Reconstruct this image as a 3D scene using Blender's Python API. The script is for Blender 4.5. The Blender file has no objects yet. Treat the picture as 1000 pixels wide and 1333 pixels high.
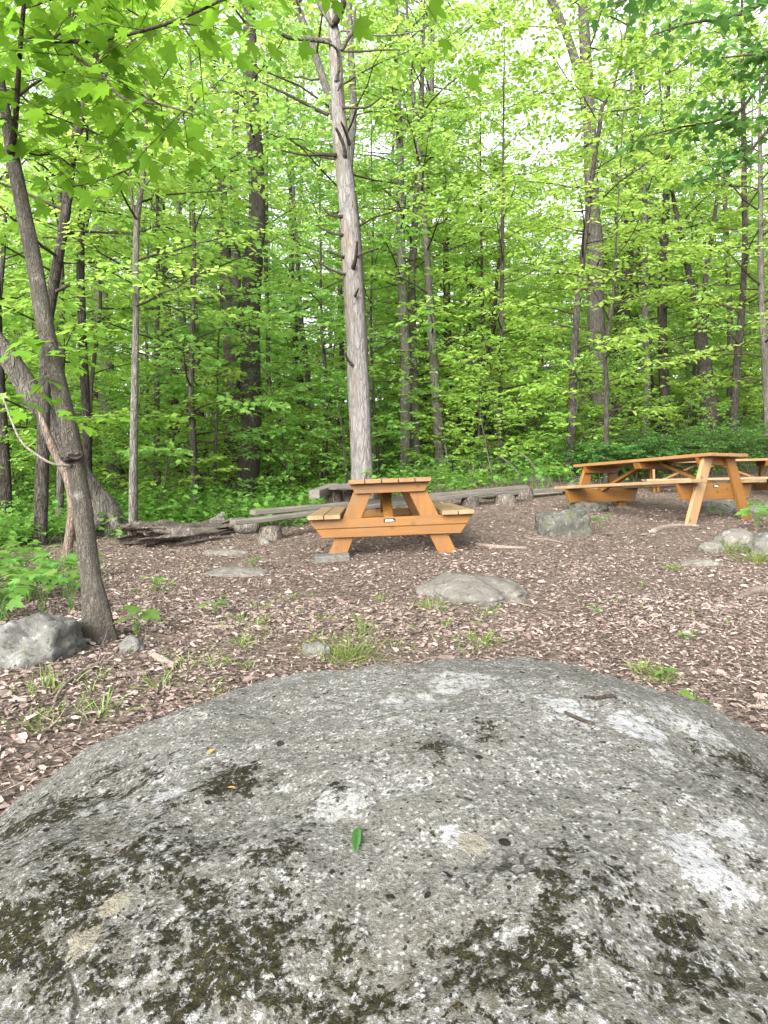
import bpy, bmesh, math, random
import numpy as np
from mathutils import Vector, Matrix, noise
R = math.radians
PI = math.pi
rng = np.random.default_rng(7)
random.seed(7)
S = bpy.context.scene
COL = S.collection

# ------------------------------------------------------------------ view
F = 889.0
CAMZ = 0.73
PITCH = math.atan(41.5 / F)
CP, SP = math.cos(PITCH), math.sin(PITCH)


def P(px, py, d):
    """world point seen at photo pixel (px, py), d metres ahead"""
    u, v = (px - 500) / F, (666.5 - py) / F
    dy = CP + v * SP
    dz = -SP + v * CP
    return np.array([u * d / dy, d, CAMZ + dz * d / dy])


def sstep(a, b, x):
    t = np.clip((x - a) / (b - a), 0, 1)
    return t * t * (3 - 2 * t)


def spl(x, k=0.6):
    return k * np.logaddexp(0, x / k)


def gz(x, y):
    x = np.asarray(x, float); y = np.asarray(y, float)
    s = 0.012 + 0.056 * sstep(-1.7, 0.6, x) + 0.014 * sstep(0.3, 1.2, x)
    z = s * spl(y - 4.8) + 0.055 * sstep(0, 4, x) * spl(y - 11.5) + 0.02 * spl(y - 22)
    z = z + 0.016 * np.sin(1.7 * x + 0.6) * np.sin(1.3 * y + 1.1) + 0.008 * np.sin(4.1 * x + 1) * np.sin(3.7 * y)
    z = z + 0.10 * sstep(3.0, 4.4, x) * (1 - sstep(6.6, 8.5, y)) * sstep(4.0, 6.0, y)
    return z - 0.05 * (1 - sstep(4, 5, y)) * 0


def GP(px, py):
    """ground point under photo pixel"""
    lo, hi = 0.8, 60.0
    d = 0.8
    while d < 60:
        p = P(px, py, d)
        if p[2] < float(gz(p[0], p[1])):
            break
        d *= 1.01
    return np.array([p[0], p[1], float(gz(p[0], p[1]))])


def GX(px, d):
    x = (px - 500) / F * d
    return np.array([x, d, float(gz(x, d))])


# ------------------------------------------------------------------ object helpers
def tag(o, label=None, cat=None, group=None, kind=None):
    if label: o['label'] = label
    if cat: o['category'] = cat
    if group: o['group'] = group
    if kind: o['kind'] = kind
    return o


def thing(name, label, cat, loc=(0, 0, 0), rot=(0, 0, 0), group=None):
    o = bpy.data.objects.new(name, None)
    o.empty_display_size = 0.1
    COL.objects.link(o)
    o.location = [float(v) for v in loc]
    o.rotation_euler = rot
    return tag(o, label, cat, group)


def link(name, me, mats, parent=None, smooth=True):
    for m in (mats if isinstance(mats, (list, tuple)) else [mats]):
        if m is not None and len(me.materials) < 8:
            me.materials.append(m)
    o = bpy.data.objects.new(name, me)
    COL.objects.link(o)
    if parent is not None: o.parent = parent
    if len(me.polygons):
        me.polygons.foreach_set('use_smooth', np.full(len(me.polygons), smooth))
    return o


def np_mesh(name, V, faces_list, mat_idx=None):
    """V (n,3); faces_list: list of int arrays (m,k)"""
    me = bpy.data.meshes.new(name)
    V = np.ascontiguousarray(V, np.float32)
    me.vertices.add(len(V)); me.vertices.foreach_set('co', V.ravel())
    loops = np.concatenate([f.ravel() for f in faces_list]).astype(np.int32)
    sizes = np.concatenate([np.full(len(f), f.shape[1]) for f in faces_list]).astype(np.int32)
    me.loops.add(len(loops)); me.loops.foreach_set('vertex_index', loops)
    me.polygons.add(len(sizes))
    me.polygons.foreach_set('loop_start', np.concatenate([[0], np.cumsum(sizes)[:-1]]).astype(np.int32))
    if mat_idx is not None:
        me.polygons.foreach_set('material_index', np.concatenate(mat_idx).astype(np.int32))
    me.update(calc_edges=True)
    return me


class MB:
    def __init__(s):
        s.v, s.f = [], []

    def prism(s, poly, y0, y1):
        """polygon in xz, extruded along y"""
        n = len(poly); b = len(s.v)
        for y in (y0, y1):
            s.v += [(x, y, z) for x, z in poly]
        s.f.append(tuple(range(b, b + n)))
        s.f.append(tuple(range(b + 2 * n - 1, b + n - 1, -1)))
        for i in range(n):
            j = (i + 1) % n
            s.f.append((b + j, b + i, b + n + i, b + n + j))

    def box(s, x0, x1, y0, y1, z0, z1):
        s.prism([(x0, z0), (x1, z0), (x1, z1), (x0, z1)], y0, y1)

    def beam(s, p0, p1, w, t, side=None):
        """board from p0 to p1, width w along side, thickness t"""
        p0, p1 = Vector(p0), Vector(p1)
        d = (p1 - p0).normalized()
        sd = Vector(side) if side is not None else d.cross(Vector((0, 0, 1)))
        sd = (sd - d * sd.dot(d)).normalized()
        up = sd.cross(d).normalized()
        b = len(s.v)
        for p in (p0, p1):
            for a, c in ((-1, -1), (1, -1), (1, 1), (-1, 1)):
                s.v.append(tuple(p + sd * a * w / 2 + up * c * t / 2))
        s.f += [(b, b + 1, b + 2, b + 3), (b + 7, b + 6, b + 5, b + 4)]
        for i in range(4):
            j = (i + 1) % 4
            s.f.append((b + j, b + i, b + 4 + i, b + 4 + j))

    def build(s, name, mat, parent=None, bevel=0.004, smooth=False, wob=0.0):
        me = bpy.data.meshes.new(name)
        me.from_pydata(s.v, [], s.f)
        bm = bmesh.new(); bm.from_mesh(me)
        bmesh.ops.recalc_face_normals(bm, faces=bm.faces)
        if bevel:
            bmesh.ops.bevel(bm, geom=list(bm.edges), offset=bevel, segments=1, affect='EDGES')
        if wob:
            bmesh.ops.subdivide_edges(bm, edges=[e for e in bm.edges if e.calc_length() > 0.25], cuts=10, use_grid_fill=True)
            for v in bm.verts:
                v.co += noise.noise_vector(v.co * 3.0) * wob + noise.noise_vector(v.co * 11.0) * wob * 0.4
        bm.to_mesh(me); bm.free()
        return link(name, me, mat, parent, smooth)


def smooth_path(pts, n):
    """Catmull-Rom resample"""
    pts = np.asarray(pts, float)
    if len(pts) == 2:
        t = np.linspace(0, 1, n)[:, None]
        return pts[0] * (1 - t) + pts[1] * t
    q = np.vstack([2 * pts[0] - pts[1], pts, 2 * pts[-1] - pts[-2]])
    out = []
    for t in np.linspace(0, len(pts) - 1 - 1e-6, n):
        i = int(t); f = t - i
        a, b, c, d = q[i], q[i + 1], q[i + 2], q[i + 3]
        out.append(0.5 * (2 * b + (c - a) * f + (2 * a - 5 * b + 4 * c - d) * f * f + (3 * b - a - 3 * c + d) * f ** 3))
    return np.array(out)


class TB:
    """collects tubes"""
    def __init__(s):
        s.V, s.Q, s.T, s.n = [], [], [], 0

    def tube(s, pts, rad, seg=8, lump=0.0, flare=None, lseed=0.0, cap=True):
        pts = np.asarray(pts, float); n = len(pts)
        rad = np.broadcast_to(np.asarray(rad, float), (n,))
        T = np.gradient(pts, axis=0); T /= np.linalg.norm(T, axis=1)[:, None] + 1e-9
        ref = np.array([1.0, 0, 0]) if abs(T[0][0]) < 0.8 else np.array([0, 1.0, 0])
        A = np.zeros((n, 3)); a = ref
        for i in range(n):
            a = a - T[i] * a.dot(T[i]); a = a / (np.linalg.norm(a) + 1e-9); A[i] = a
        B = np.cross(T, A)
        ang = np.linspace(0, 2 * PI, seg, endpoint=False)
        rr = np.repeat(rad[:, None], seg, 1)
        if lump:
            L = np.arange(n)[:, None]
            rr = rr * (1 + lump * (np.sin(3 * ang[None] + lseed + 0.21 * L) * .5 + np.sin(5 * ang[None] + 2 * lseed - .13 * L) * .35
                                   + np.sin(2 * ang[None] + .43 * L + lseed * 3) * .5 + .35 * np.sin(.9 * L + lseed)))
        if flare is not None:   # (strength, rings)
            st, k = flare
            w = np.exp(-np.arange(n) / k)[:, None]
            rr = rr * (1 + st * w * (0.55 + 0.45 * np.sin(5 * ang[None] + lseed) + .3 * np.sin(3 * ang[None] + 1 + lseed)))
        V = pts[:, None] + rr[..., None] * (np.cos(ang)[None, :, None] * A[:, None] + np.sin(ang)[None, :, None] * B[:, None])
        idx = s.n + np.arange(n * seg).reshape(n, seg)
        q = np.stack([idx[:-1], np.roll(idx[:-1], -1, 1), np.roll(idx[1:], -1, 1), idx[1:]], -1).reshape(-1, 4)
        s.V.append(V.reshape(-1, 3)); s.Q.append(q); s.n += n * seg
        if cap:
            s.V.append(pts[-1:] + T[-1:] * rad[-1] * .3); c = s.n; s.n += 1
            s.T.append(np.stack([idx[-1], np.roll(idx[-1], -1), np.full(seg, c)], -1))
            s.V.append(pts[:1]); c = s.n; s.n += 1
            s.T.append(np.stack([np.roll(idx[0], -1), idx[0], np.full(seg, c)], -1))

    def faces(s):
        out = [np.concatenate(s.Q)]
        if s.T: out.append(np.concatenate(s.T))
        return out

    def build(s, name, mat, parent=None, off=(0, 0, 0)):
        V = np.concatenate(s.V) - np.asarray(off, float)
        return link(name, np_mesh(name, V, s.faces()), mat, parent)


# ------------------------------------------------------------------ leaf templates: x across, y along, z up
OVAL = (np.array([(0, 0, 0), (-.27, .28, .07), (-.25, .64, .05), (0, 1, -.08), (.25, .64, .05), (.27, .28, .07)], float),
        [(0, 5, 4, 3), (0, 3, 2, 1)])
_m = [(0, 0), (.10, .06), (.34, -.04), (.27, .12), (.56, .30), (.40, .36), (.50, .62), (.30, .56), (.19, .54), (.17, .76), (0, 1)]
_mo = _m + [(-x, y) for x, y in _m[-2:0:-1]]
MAPLE = (np.array([(x, y, .10 * abs(x) - .22 * (x * x + (y - .35) ** 2)) for x, y in _mo] + [(0, .36, 0)], float),
         [(i, (i + 1) % len(_mo), len(_mo)) for i in range(len(_mo))])
_s = [(0, 0), (.30, .10), (.26, .30), (.46, .52), (.20, .58), (0, 1)]
_so = _s + [(-x, y) for x, y in _s[-2:0:-1]]
STAR = (np.array([(x, y, .10 * abs(x) - .2 * (x * x + (y - .4) ** 2)) for x, y in _so], float),
        [(0, 1, 2, 3, 4, 5), (0, 5, 6, 7, 8, 9)])
BLADE = (np.array([(-.5, 0, 0), (.5, 0, 0), (.38, .5, .12), (-.38, .5, .12), (0, 1, .42)], float), [(0, 1, 2, 3), (3, 2, 4)])
CHIP = (np.array([(-.24, 0, 0), (.2, .04, .05), (.3, .5, .12), (.1, 1, .02), (-.2, .9, .1), (-.32, .45, .0)], float), [(0, 1, 2, 5), (5, 2, 3, 4)])


def leaf_arrays(tpl, pos, dirv, nrm, size, wid=None):
    tv, tf = tpl
    pos, dirv, nrm = (np.asarray(a, float) for a in (pos, dirv, nrm))
    size = np.asarray(size, float)
    d = dirv / (np.linalg.norm(dirv, axis=1)[:, None] + 1e-9)
    nn = nrm - d * (nrm * d).sum(1)[:, None]
    nn /= np.linalg.norm(nn, axis=1)[:, None] + 1e-9
    sd = np.cross(d, nn)
    w = size if wid is None else np.asarray(wid, float)
    V = pos[:, None] + (size[:, None, None] * (tv[None, :, 1:2] * d[:, None] + tv[None, :, 2:3] * nn[:, None])
                        + w[:, None, None] * tv[None, :, 0:1] * sd[:, None])
    k = len(tv); base = (np.arange(len(pos)) * k)[:, None]
    by = {}
    for f in tf: by.setdefault(len(f), []).append(f)
    faces = [(base[:, :, None] + np.array(fs)[None]).reshape(-1, n) for n, fs in by.items()]
    return V.reshape(-1, 3), faces


def merge(parts):
    """[(V, faces, mat_index)] -> mesh args"""
    Vs, Fs, Ms, n = [], [], [], 0
    for V, fs, mi in parts:
        Vs.append(V)
        for f in fs:
            Fs.append(f + n); Ms.append(np.full(len(f), mi))
        n += len(V)
    return np.concatenate(Vs), Fs, Ms


# ------------------------------------------------------------------ materials
def mat(name):
    m = bpy.data.materials.new(name); m.use_nodes = True
    nt = m.node_tree; nt.nodes.clear()
    return m, nt


def N(nt, t, **kw):
    n = nt.nodes.new(t)
    for k, v in kw.items():
        if k in n.inputs: n.inputs[k].default_value = v
        else: setattr(n, k, v)
    return n


def ramp(nt, stops, fac=None, interp='LINEAR'):
    r = nt.nodes.new('ShaderNodeValToRGB'); cr = r.color_ramp; cr.interpolation = interp
    while len(cr.elements) < len(stops): cr.elements.new(0.5)
    for e, (p, c) in zip(cr.elements, stops):
        e.position = p; e.color = (*c, 1) if len(c) == 3 else c
    if fac is not None: nt.links.new(fac, r.inputs[0])
    return r


def mix(nt, fac, a, b, mode='MIX'):
    m = nt.nodes.new('ShaderNodeMix'); m.data_type = 'RGBA'; m.blend_type = mode
    L = nt.links
    for sock, v in ((m.inputs[0], fac), (m.inputs[6], a), (m.inputs[7], b)):
        if hasattr(v, 'links'): L.new(v, sock)
        elif isinstance(v, (tuple, list)): sock.default_value = (*v, 1)
        else: sock.default_value = v
    return m.outputs[2]


def math_(nt, op, a, b=0.0, c=0.0):
    m = nt.nodes.new('ShaderNodeMath'); m.operation = op
    for i, v in enumerate((a, b, c)):
        if hasattr(v, 'links'): nt.links.new(v, m.inputs[i])
        else: m.inputs[i].default_value = v
    return m.outputs[0]


def coords(nt, scale=(1, 1, 1), kind='Object'):
    tc = nt.nodes.new('ShaderNodeTexCoord'); mp = nt.nodes.new('ShaderNodeMapping')
    mp.inputs['Scale'].default_value = scale
    nt.links.new(tc.outputs[kind], mp.inputs[0])
    return mp.outputs[0]


def nz(nt, vec, scale, detail=4, rough=.55, dist=0.0):
    n = N(nt, 'ShaderNodeTexNoise', Scale=scale, Detail=detail, Roughness=rough, Distortion=dist)
    nt.links.new(vec, n.inputs['Vector'])
    return n.outputs['Fac']


def finish(nt, color, rough=.8, bump=None, bstr=.4, bdist=.02, spec=.3):
    b = N(nt, 'ShaderNodeBsdfPrincipled')
    if hasattr(color, 'links'): nt.links.new(color, b.inputs['Base Color'])
    else: b.inputs['Base Color'].default_value = (*color, 1)
    if hasattr(rough, 'links'): nt.links.new(rough, b.inputs['Roughness'])
    else: b.inputs['Roughness'].default_value = rough
    b.inputs['Specular IOR Level'].default_value = spec
    if bump is not None:
        bp = N(nt, 'ShaderNodeBump', Strength=bstr, Distance=bdist)
        nt.links.new(bump, bp.inputs['Height']); nt.links.new(bp.outputs[0], b.inputs['Normal'])
    o = N(nt, 'ShaderNodeOutputMaterial'); nt.links.new(b.outputs[0], o.inputs[0])


def leaf_mat(name, c_lo, c_hi, t_col, tw=.45, gloss=.25):
    m, nt = mat(name); L = nt.links
    g = N(nt, 'ShaderNodeNewGeometry'); oi = N(nt, 'ShaderNodeObjectInfo')
    n = nz(nt, coords(nt), .9, 2)
    f = math_(nt, 'ADD', math_(nt, 'MULTIPLY', g.outputs['Random Per Island'], .55), math_(nt, 'MULTIPLY', n, .45))
    c = ramp(nt, [(.15, c_lo), (.85, c_hi)], f).outputs[0]
    hs = N(nt, 'ShaderNodeHueSaturation')
    L.new(math_(nt, 'MULTIPLY_ADD', oi.outputs['Random'], .035, .482), hs.inputs['Hue'])
    L.new(math_(nt, 'MULTIPLY_ADD', oi.outputs['Random'], .35, .82), hs.inputs['Value'])
    L.new(c, hs.inputs['Color'])
    t = mix(nt, .75, hs.outputs[0], t_col)
    b = N(nt, 'ShaderNodeBsdfPrincipled', Roughness=.5); b.inputs['Specular IOR Level'].default_value = gloss
    L.new(hs.outputs[0], b.inputs['Base Color'])
    tr = N(nt, 'ShaderNodeBsdfTranslucent'); L.new(t, tr.inputs[0])
    ms = N(nt, 'ShaderNodeMixShader'); ms.inputs[0].default_value = tw
    L.new(b.outputs[0], ms.inputs[1]); L.new(tr.outputs[0], ms.inputs[2])
    o = N(nt, 'ShaderNodeOutputMaterial'); L.new(ms.outputs[0], o.inputs[0])
    return m


LEAF_NEAR = leaf_mat('maple_leaf', (.06, .15, .012), (.16, .29, .026), (.20, .38, .03), .5, .12)
LEAF = leaf_mat('forest_leaf', (.16, .28, .05), (.33, .49, .105), (.50, .72, .14), .52)
LEAF_COOL = leaf_mat('canopy_leaf', (.135, .25, .045), (.30, .46, .11), (.40, .60, .125), .5)
LEAF_DEEP = leaf_mat('deep_green_leaf', (.11, .235, .05), (.24, .43, .10), (.40, .66, .14), .5)
LEAF_DARK = leaf_mat('dark_green_leaf', (.04, .115, .027), (.09, .20, .05), (.17, .36, .07), .4)  # dark green leaf colour of the oak boughs, evergreen bushes and boulder leaf
NEEDLE = leaf_mat('pine_needle', (.05, .10, .028), (.11, .18, .05), (.15, .26, .06), .3)
HERB = leaf_mat('ground_leaf', (.06, .15, .028), (.15, .28, .055), (.26, .46, .08), .45)
GRASS = leaf_mat('grass_blade', (.075, .135, .025), (.18, .25, .055), (.24, .34, .07), .35)


def bark(name, dark, light, sc=6.0, ridge=.5, spots=None, warm=None):
    m, nt = mat(name)
    v = coords(nt, (1, 1, .22))
    oi = N(nt, 'ShaderNodeObjectInfo')
    a = nz(nt, v, sc * 4, 6, .65, .6)
    w = N(nt, 'ShaderNodeTexVoronoi', Scale=sc * 3.2); w.feature = 'DISTANCE_TO_EDGE'
    dv = N(nt, 'ShaderNodeVectorMath'); dv.operation = 'MULTIPLY_ADD'
    n3 = N(nt, 'ShaderNodeTexNoise', Scale=sc * 2.5, Detail=3); nt.links.new(v, n3.inputs['Vector'])
    nt.links.new(n3.outputs['Color'], dv.inputs[0]); dv.inputs[1].default_value = (.12, .12, .12); nt.links.new(v, dv.inputs[2])
    nt.links.new(dv.outputs[0], w.inputs['Vector'])
    e = ramp(nt, [(0, (0, 0, 0)), (.16, (1, 1, 1))], w.outputs['Distance']).outputs[0]
    big = nz(nt, coords(nt), 1.6, 3)
    f = math_(nt, 'MULTIPLY_ADD', a, .75, math_(nt, 'MULTIPLY', big, .3))
    c = ramp(nt, [(.32, dark), (.72, light)], f).outputs[0]
    c = mix(nt, math_(nt, 'MULTIPLY', math_(nt, 'SUBTRACT', 1.0, e), ridge), c, tuple(x * .35 for x in dark))
    if spots:
        s = ramp(nt, [(.6, (0, 0, 0)), (.68, (1, 1, 1))], nz(nt, coords(nt), 9, 5, .7)).outputs[0]
        c = mix(nt, math_(nt, 'MULTIPLY', s, .8), c, spots)
    if warm:
        s = ramp(nt, [(.5, (0, 0, 0)), (.72, (1, 1, 1))], nz(nt, coords(nt, (1, 1, .2)), 5, 4)).outputs[0]
        c = mix(nt, math_(nt, 'MULTIPLY', s, .7), c, warm)
    hs = N(nt, 'ShaderNodeHueSaturation'); nt.links.new(c, hs.inputs['Color'])
    nt.links.new(math_(nt, 'MULTIPLY_ADD', oi.outputs['Random'], .5, .75), hs.inputs['Value'])
    h = math_(nt, 'MULTIPLY_ADD', e, ridge, math_(nt, 'MULTIPLY', a, .8))
    finish(nt, hs.outputs[0], .9, h, .9, .03, .15)
    return m


BARK_MAPLE = bark('maple_bark', (.05, .045, .037), (.155, .14, .115), 18, .22, (.23, .228, .20))
BARK_DARK = bark('dark_bark', (.022, .019, .016), (.088, .077, .065), 8, .5, None)
BARK_GREY = bark('grey_bark', (.055, .052, .044), (.155, .148, .125), 7, .35, (.14, .15, .12))
BARK_FAR = bark('woodland_bark', (.034, .031, .026), (.11, .10, .085), 6, .35)
BARK_SNAG = bark('bare_dead_wood', (.105, .098, .092), (.265, .25, .24), 5, .35, None, (.16, .112, .082))
BARK_FALLEN = bark('weathered_trunk', (.06, .054, .046), (.18, .165, .143), 6, .4, (.25, .235, .21))
BARK_PINK = bark('brown_bark', (.08, .06, .047), (.21, .165, .13), 10, .3)
TWIG = bark('dark_twig', (.035, .028, .022), (.10, .08, .06), 20, .2)
TWIG_PALE = bark('pale_dead_twig', (.20, .175, .145), (.38, .34, .285), 20, .2)
STICK = bark('fallen_stick', (.16, .12, .10), (.40, .33, .28), 18, .3)
ROTTEN = bark('rotten_wood', (.06, .047, .038), (.30, .255, .215), 9, .4, (.36, .33, .295))
STUMPW = bark('stump_bark', (.06, .051, .043), (.18, .155, .13), 9, .5)


def wood(name, dark, light, axis, sc=1.0, rough=.5, weather=None, knots=True):
    m, nt = mat(name)
    s = [26 * sc] * 3; s['xyz'.index(axis)] = 1.6 * sc
    v = coords(nt, tuple(s))
    g = N(nt, 'ShaderNodeNewGeometry'); rnd = g.outputs['Random Per Island']
    av = N(nt, 'ShaderNodeVectorMath'); av.operation = 'ADD'
    cmb = N(nt, 'ShaderNodeCombineXYZ')
    for i in range(3): nt.links.new(math_(nt, 'MULTIPLY', rnd, 37.0 + i * 11), cmb.inputs[i])
    nt.links.new(v, av.inputs[0]); nt.links.new(cmb.outputs[0], av.inputs[1]); v = av.outputs[0]
    a = nz(nt, v, 1.6, 5, .6, .5); b = nz(nt, v, .35, 3)
    f = math_(nt, 'MULTIPLY_ADD', a, .6, math_(nt, 'MULTIPLY_ADD', b, .35, math_(nt, 'MULTIPLY', rnd, .12)))
    c = ramp(nt, [(.3, dark), (.75, light)], f).outputs[0]
    if knots:
        k = N(nt, 'ShaderNodeTexVoronoi', Scale=7.0 * sc); nt.links.new(coords(nt), k.inputs['Vector'])
        kk = ramp(nt, [(.10, (1, 1, 1)), (.17, (0, 0, 0))], k.outputs['Distance']).outputs[0]
        c = mix(nt, math_(nt, 'MULTIPLY', kk, .6), c, tuple(x * .45 for x in dark))
    if weather:
        w = ramp(nt, [(.45, (0, 0, 0)), (.7, (1, 1, 1))], nz(nt, coords(nt), 5, 5, .65)).outputs[0]
        c = mix(nt, math_(nt, 'MULTIPLY', w, .7), c, weather)
    finish(nt, c, rough, a, .25, .006, .35)
    return m


WD, WL = (.092, .036, .0055), (.19, .083, .0135)
WX, WY, WZ = (wood('stained_wood_' + ax, WD, WL, ax, 1.0, .5, (.125, .066, .026)) for ax in 'xyz')
SEATW = wood('worn_seat_wood', (.115, .066, .028), (.205, .14, .070), 'y', 1, .6, (.22, .165, .105))
TOPW = wood('worn_top_wood', (.115, .05, .015), (.22, .112, .037), 'y', 1, .5, (.17, .115, .065))
GREYLEG = wood('sun_bleached_wood', (.14, .082, .036), (.26, .165, .08), 'z', 1, .6)
OLDW = wood('grey_weathered_wood', (.03, .026, .022), (.17, .15, .128), 'x', .8, .85, (.06, .057, .043), False)
OLDWY = wood('grey_weathered_plank', (.10, .09, .078), (.28, .255, .23), 'y', .8, .85, (.24, .22, .18), False)
m, nt = mat('plaque_black'); finish(nt, (.012, .012, .014), .35); PLAQUE = m
m, nt = mat('plaque_letter'); finish(nt, (.55, .55, .52), .5); PLETTER = m
m, nt = mat('bolt_steel'); finish(nt, (.35, .34, .32), .4); BOLT = m


def rock_mat(name, dark, light, lich, moss=.0, sc=1.0):
    m, nt = mat(name); v = coords(nt)
    a = nz(nt, v, 5 * sc, 8, .68); b = nz(nt, v, 34 * sc, 5, .7)
    c = ramp(nt, [(.3, dark), (.7, light)], math_(nt, 'MULTIPLY_ADD', a, .6, math_(nt, 'MULTIPLY', b, .4))).outputs[0]
    l = ramp(nt, [(.56, (0, 0, 0)), (.62, (1, 1, 1))], nz(nt, v, 11 * sc, 7, .72)).outputs[0]
    c = mix(nt, math_(nt, 'MULTIPLY', l, .75), c, lich)
    d = ramp(nt, [(.34, (1, 1, 1)), (.42, (0, 0, 0))], nz(nt, v, 20 * sc, 6, .7)).outputs[0]
    c = mix(nt, math_(nt, 'MULTIPLY', d, .7), c, tuple(x * .3 for x in dark))
    if moss:
        mm = ramp(nt, [(.62 - .2 * moss, (0, 0, 0)), (.70 - .2 * moss, (1, 1, 1))], nz(nt, v, 4.5 * sc, 6, .7)).outputs[0]
        c = mix(nt, mm, c, (.045, .06, .016))
    finish(nt, c, .9, math_(nt, 'MULTIPLY_ADD', a, 1.0, math_(nt, 'MULTIPLY', b, .4)), .8, .03, .2)
    return m


ROCK = rock_mat('grey_rock', (.065, .064, .057), (.15, .147, .135), (.23, .23, .213), .15, 1.6)
ROCK_MOSSY = rock_mat('mossy_rock', (.035, .035, .029), (.095, .094, .08), (.16, .163, .145), .25, 1.6)
ROCK_TAN = rock_mat('tan_rock', (.075, .07, .06), (.15, .141, .122), (.195, .188, .168), .0, 1.4)

# ground
m, nt = mat('forest_floor'); v = coords(nt)
a = nz(nt, v, 1.1, 5, .6); b = nz(nt, v, 38, 6, .7)
vo = N(nt, 'ShaderNodeTexVoronoi', Scale=42.0); nt.links.new(v, vo.inputs['Vector'])
sv = N(nt, 'ShaderNodeSeparateColor'); nt.links.new(vo.outputs['Color'], sv.inputs[0])
c = ramp(nt, [(0, (.035, .024, .019)), (.45, (.10, .077, .062)), (.8, (.20, .158, .132)), (1, (.38, .31, .27))],
         math_(nt, 'MULTIPLY_ADD', sv.outputs[0], .55, math_(nt, 'MULTIPLY', b, .5))).outputs[0]
c = mix(nt, math_(nt, 'MULTIPLY', ramp(nt, [(.4, (0, 0, 0)), (.62, (1, 1, 1))], a).outputs[0], .35), c, (.075, .058, .045))
finish(nt, c, .95, math_(nt, 'MULTIPLY_ADD', vo.outputs['Distance'], 1.0, b), .8, .03, .1)
FLOOR = m

m, nt = mat('leaf_litter'); g = N(nt, 'ShaderNodeNewGeometry'); v = coords(nt)
f = math_(nt, 'MULTIPLY_ADD', g.outputs['Random Per Island'], .9, math_(nt, 'MULTIPLY_ADD', nz(nt, v, 1.3, 4), .3, -.1))
c = ramp(nt, [(.05, (.035, .026, .020)), (.28, (.115, .083, .069)), (.54, (.205, .155, .134)), (.82, (.29, .232, .204)), (1.0, (.38, .325, .29))], f).outputs[0]
c = mix(nt, math_(nt, 'MULTIPLY', nz(nt, v, 120, 2), .35), c, (.12, .085, .07))
finish(nt, c, .85, None, spec=.2)
LITTER = m

# ------------------------------------------------------------------ world, sun, camera
W = bpy.data.worlds.new("World"); S.world = W; W.use_nodes = True
nt = W.node_tree; nt.nodes.clear()
SUN_EL, SUN_AZ = R(29), R(203)
sky = N(nt, 'ShaderNodeTexSky'); sky.sky_type = 'NISHITA'; sky.sun_disc = False
sky.sun_elevation = SUN_EL; sky.sun_rotation = SUN_AZ; sky.dust_density = 4.0; sky.air_density = 1.0
hs = N(nt, 'ShaderNodeHueSaturation', Saturation=.18, Value=1.0)
nt.links.new(sky.outputs[0], hs.inputs['Color'])
bg = N(nt, 'ShaderNodeBackground', Strength=.15); nt.links.new(hs.outputs[0], bg.inputs[0])
o = N(nt, 'ShaderNodeOutputWorld'); nt.links.new(bg.outputs[0], o.inputs[0])
sl = bpy.data.lights.new('sun', 'SUN'); sl.energy = 1.5; sl.angle = R(40); sl.color = (1, .96, .90)
so = bpy.data.objects.new('sun', sl); COL.objects.link(so)
sd = Vector((math.sin(SUN_AZ) * math.cos(SUN_EL), math.cos(SUN_AZ) * math.cos(SUN_EL), math.sin(SUN_EL)))
so.rotation_euler = (-sd).to_track_quat('-Z', 'Y').to_euler()
cam = bpy.data.cameras.new('camera'); co = bpy.data.objects.new('camera', cam); COL.objects.link(co)
co.location = (0, 0, CAMZ); co.rotation_euler = (PI / 2 - PITCH, 0, 0)
cam.sensor_fit = 'VERTICAL'; cam.sensor_height = 36; cam.lens = 36 * F / 1333.0
cam.clip_end = 500; cam.clip_start = .05
S.camera = co
S.view_settings.view_transform = 'Standard'; S.view_settings.look = 'None'
S.view_settings.gamma = 1; S.view_settings.exposure = 2.15
S.cycles.max_bounces = 10; S.cycles.diffuse_bounces = 7; S.cycles.transmission_bounces = 8; S.cycles.glossy_bounces = 2

# ------------------------------------------------------------------ ground
xs = np.concatenate([np.linspace(-120, -12, 40), np.linspace(-11.9, 12, 200), np.linspace(12.5, 120, 40)])
ys = np.concatenate([np.linspace(-20, -.5, 12), np.linspace(0, 15, 150), np.linspace(15.2, 60, 70), np.linspace(62, 220, 30)])
X, Y = np.meshgrid(xs, ys)
Z = gz(X, Y)
V = np.stack([X, Y, Z], -1).reshape(-1, 3)
i = np.arange(len(V)).reshape(X.shape)
q = np.stack([i[:-1, :-1], i[:-1, 1:], i[1:, 1:], i[1:, :-1]], -1).reshape(-1, 4)
tag(link('ground', np_mesh('ground', V, [q]), FLOOR), kind='structure')


def edge_y(x):
    """where the undergrowth starts"""
    return np.interp(x, [-12, -6, -4.4, -3.5, -2.4, -1.3, 0, 1.6, 3.2, 6, 8, 14],
                     [2.5, 3.2, 4.3, 8.3, 9.5, 9.7, 10.4, 11.2, 12.0, 13.4, 14.0, 14.5])


def up_normals(n, tilt=.6):
    v = rng.normal(size=(n, 3)) * tilt; v[:, 2] = 1
    return v


def hdirs(n, zs=.15):
    a = rng.uniform(0, 2 * PI, n)
    return np.stack([np.cos(a), np.sin(a), rng.normal(0, zs, n)], 1)


# leaf litter: far too many bits to count
def litter(n, y0, y1, smin, smax, halfw):
    t = rng.uniform(0, 1, n)
    y = y0 * (y1 / y0) ** t
    x = rng.uniform(-1, 1, n) * (halfw * y + .6)
    return x, y, rng.uniform(0, 1, n) ** 2.2 * (smax - smin) + smin


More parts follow.
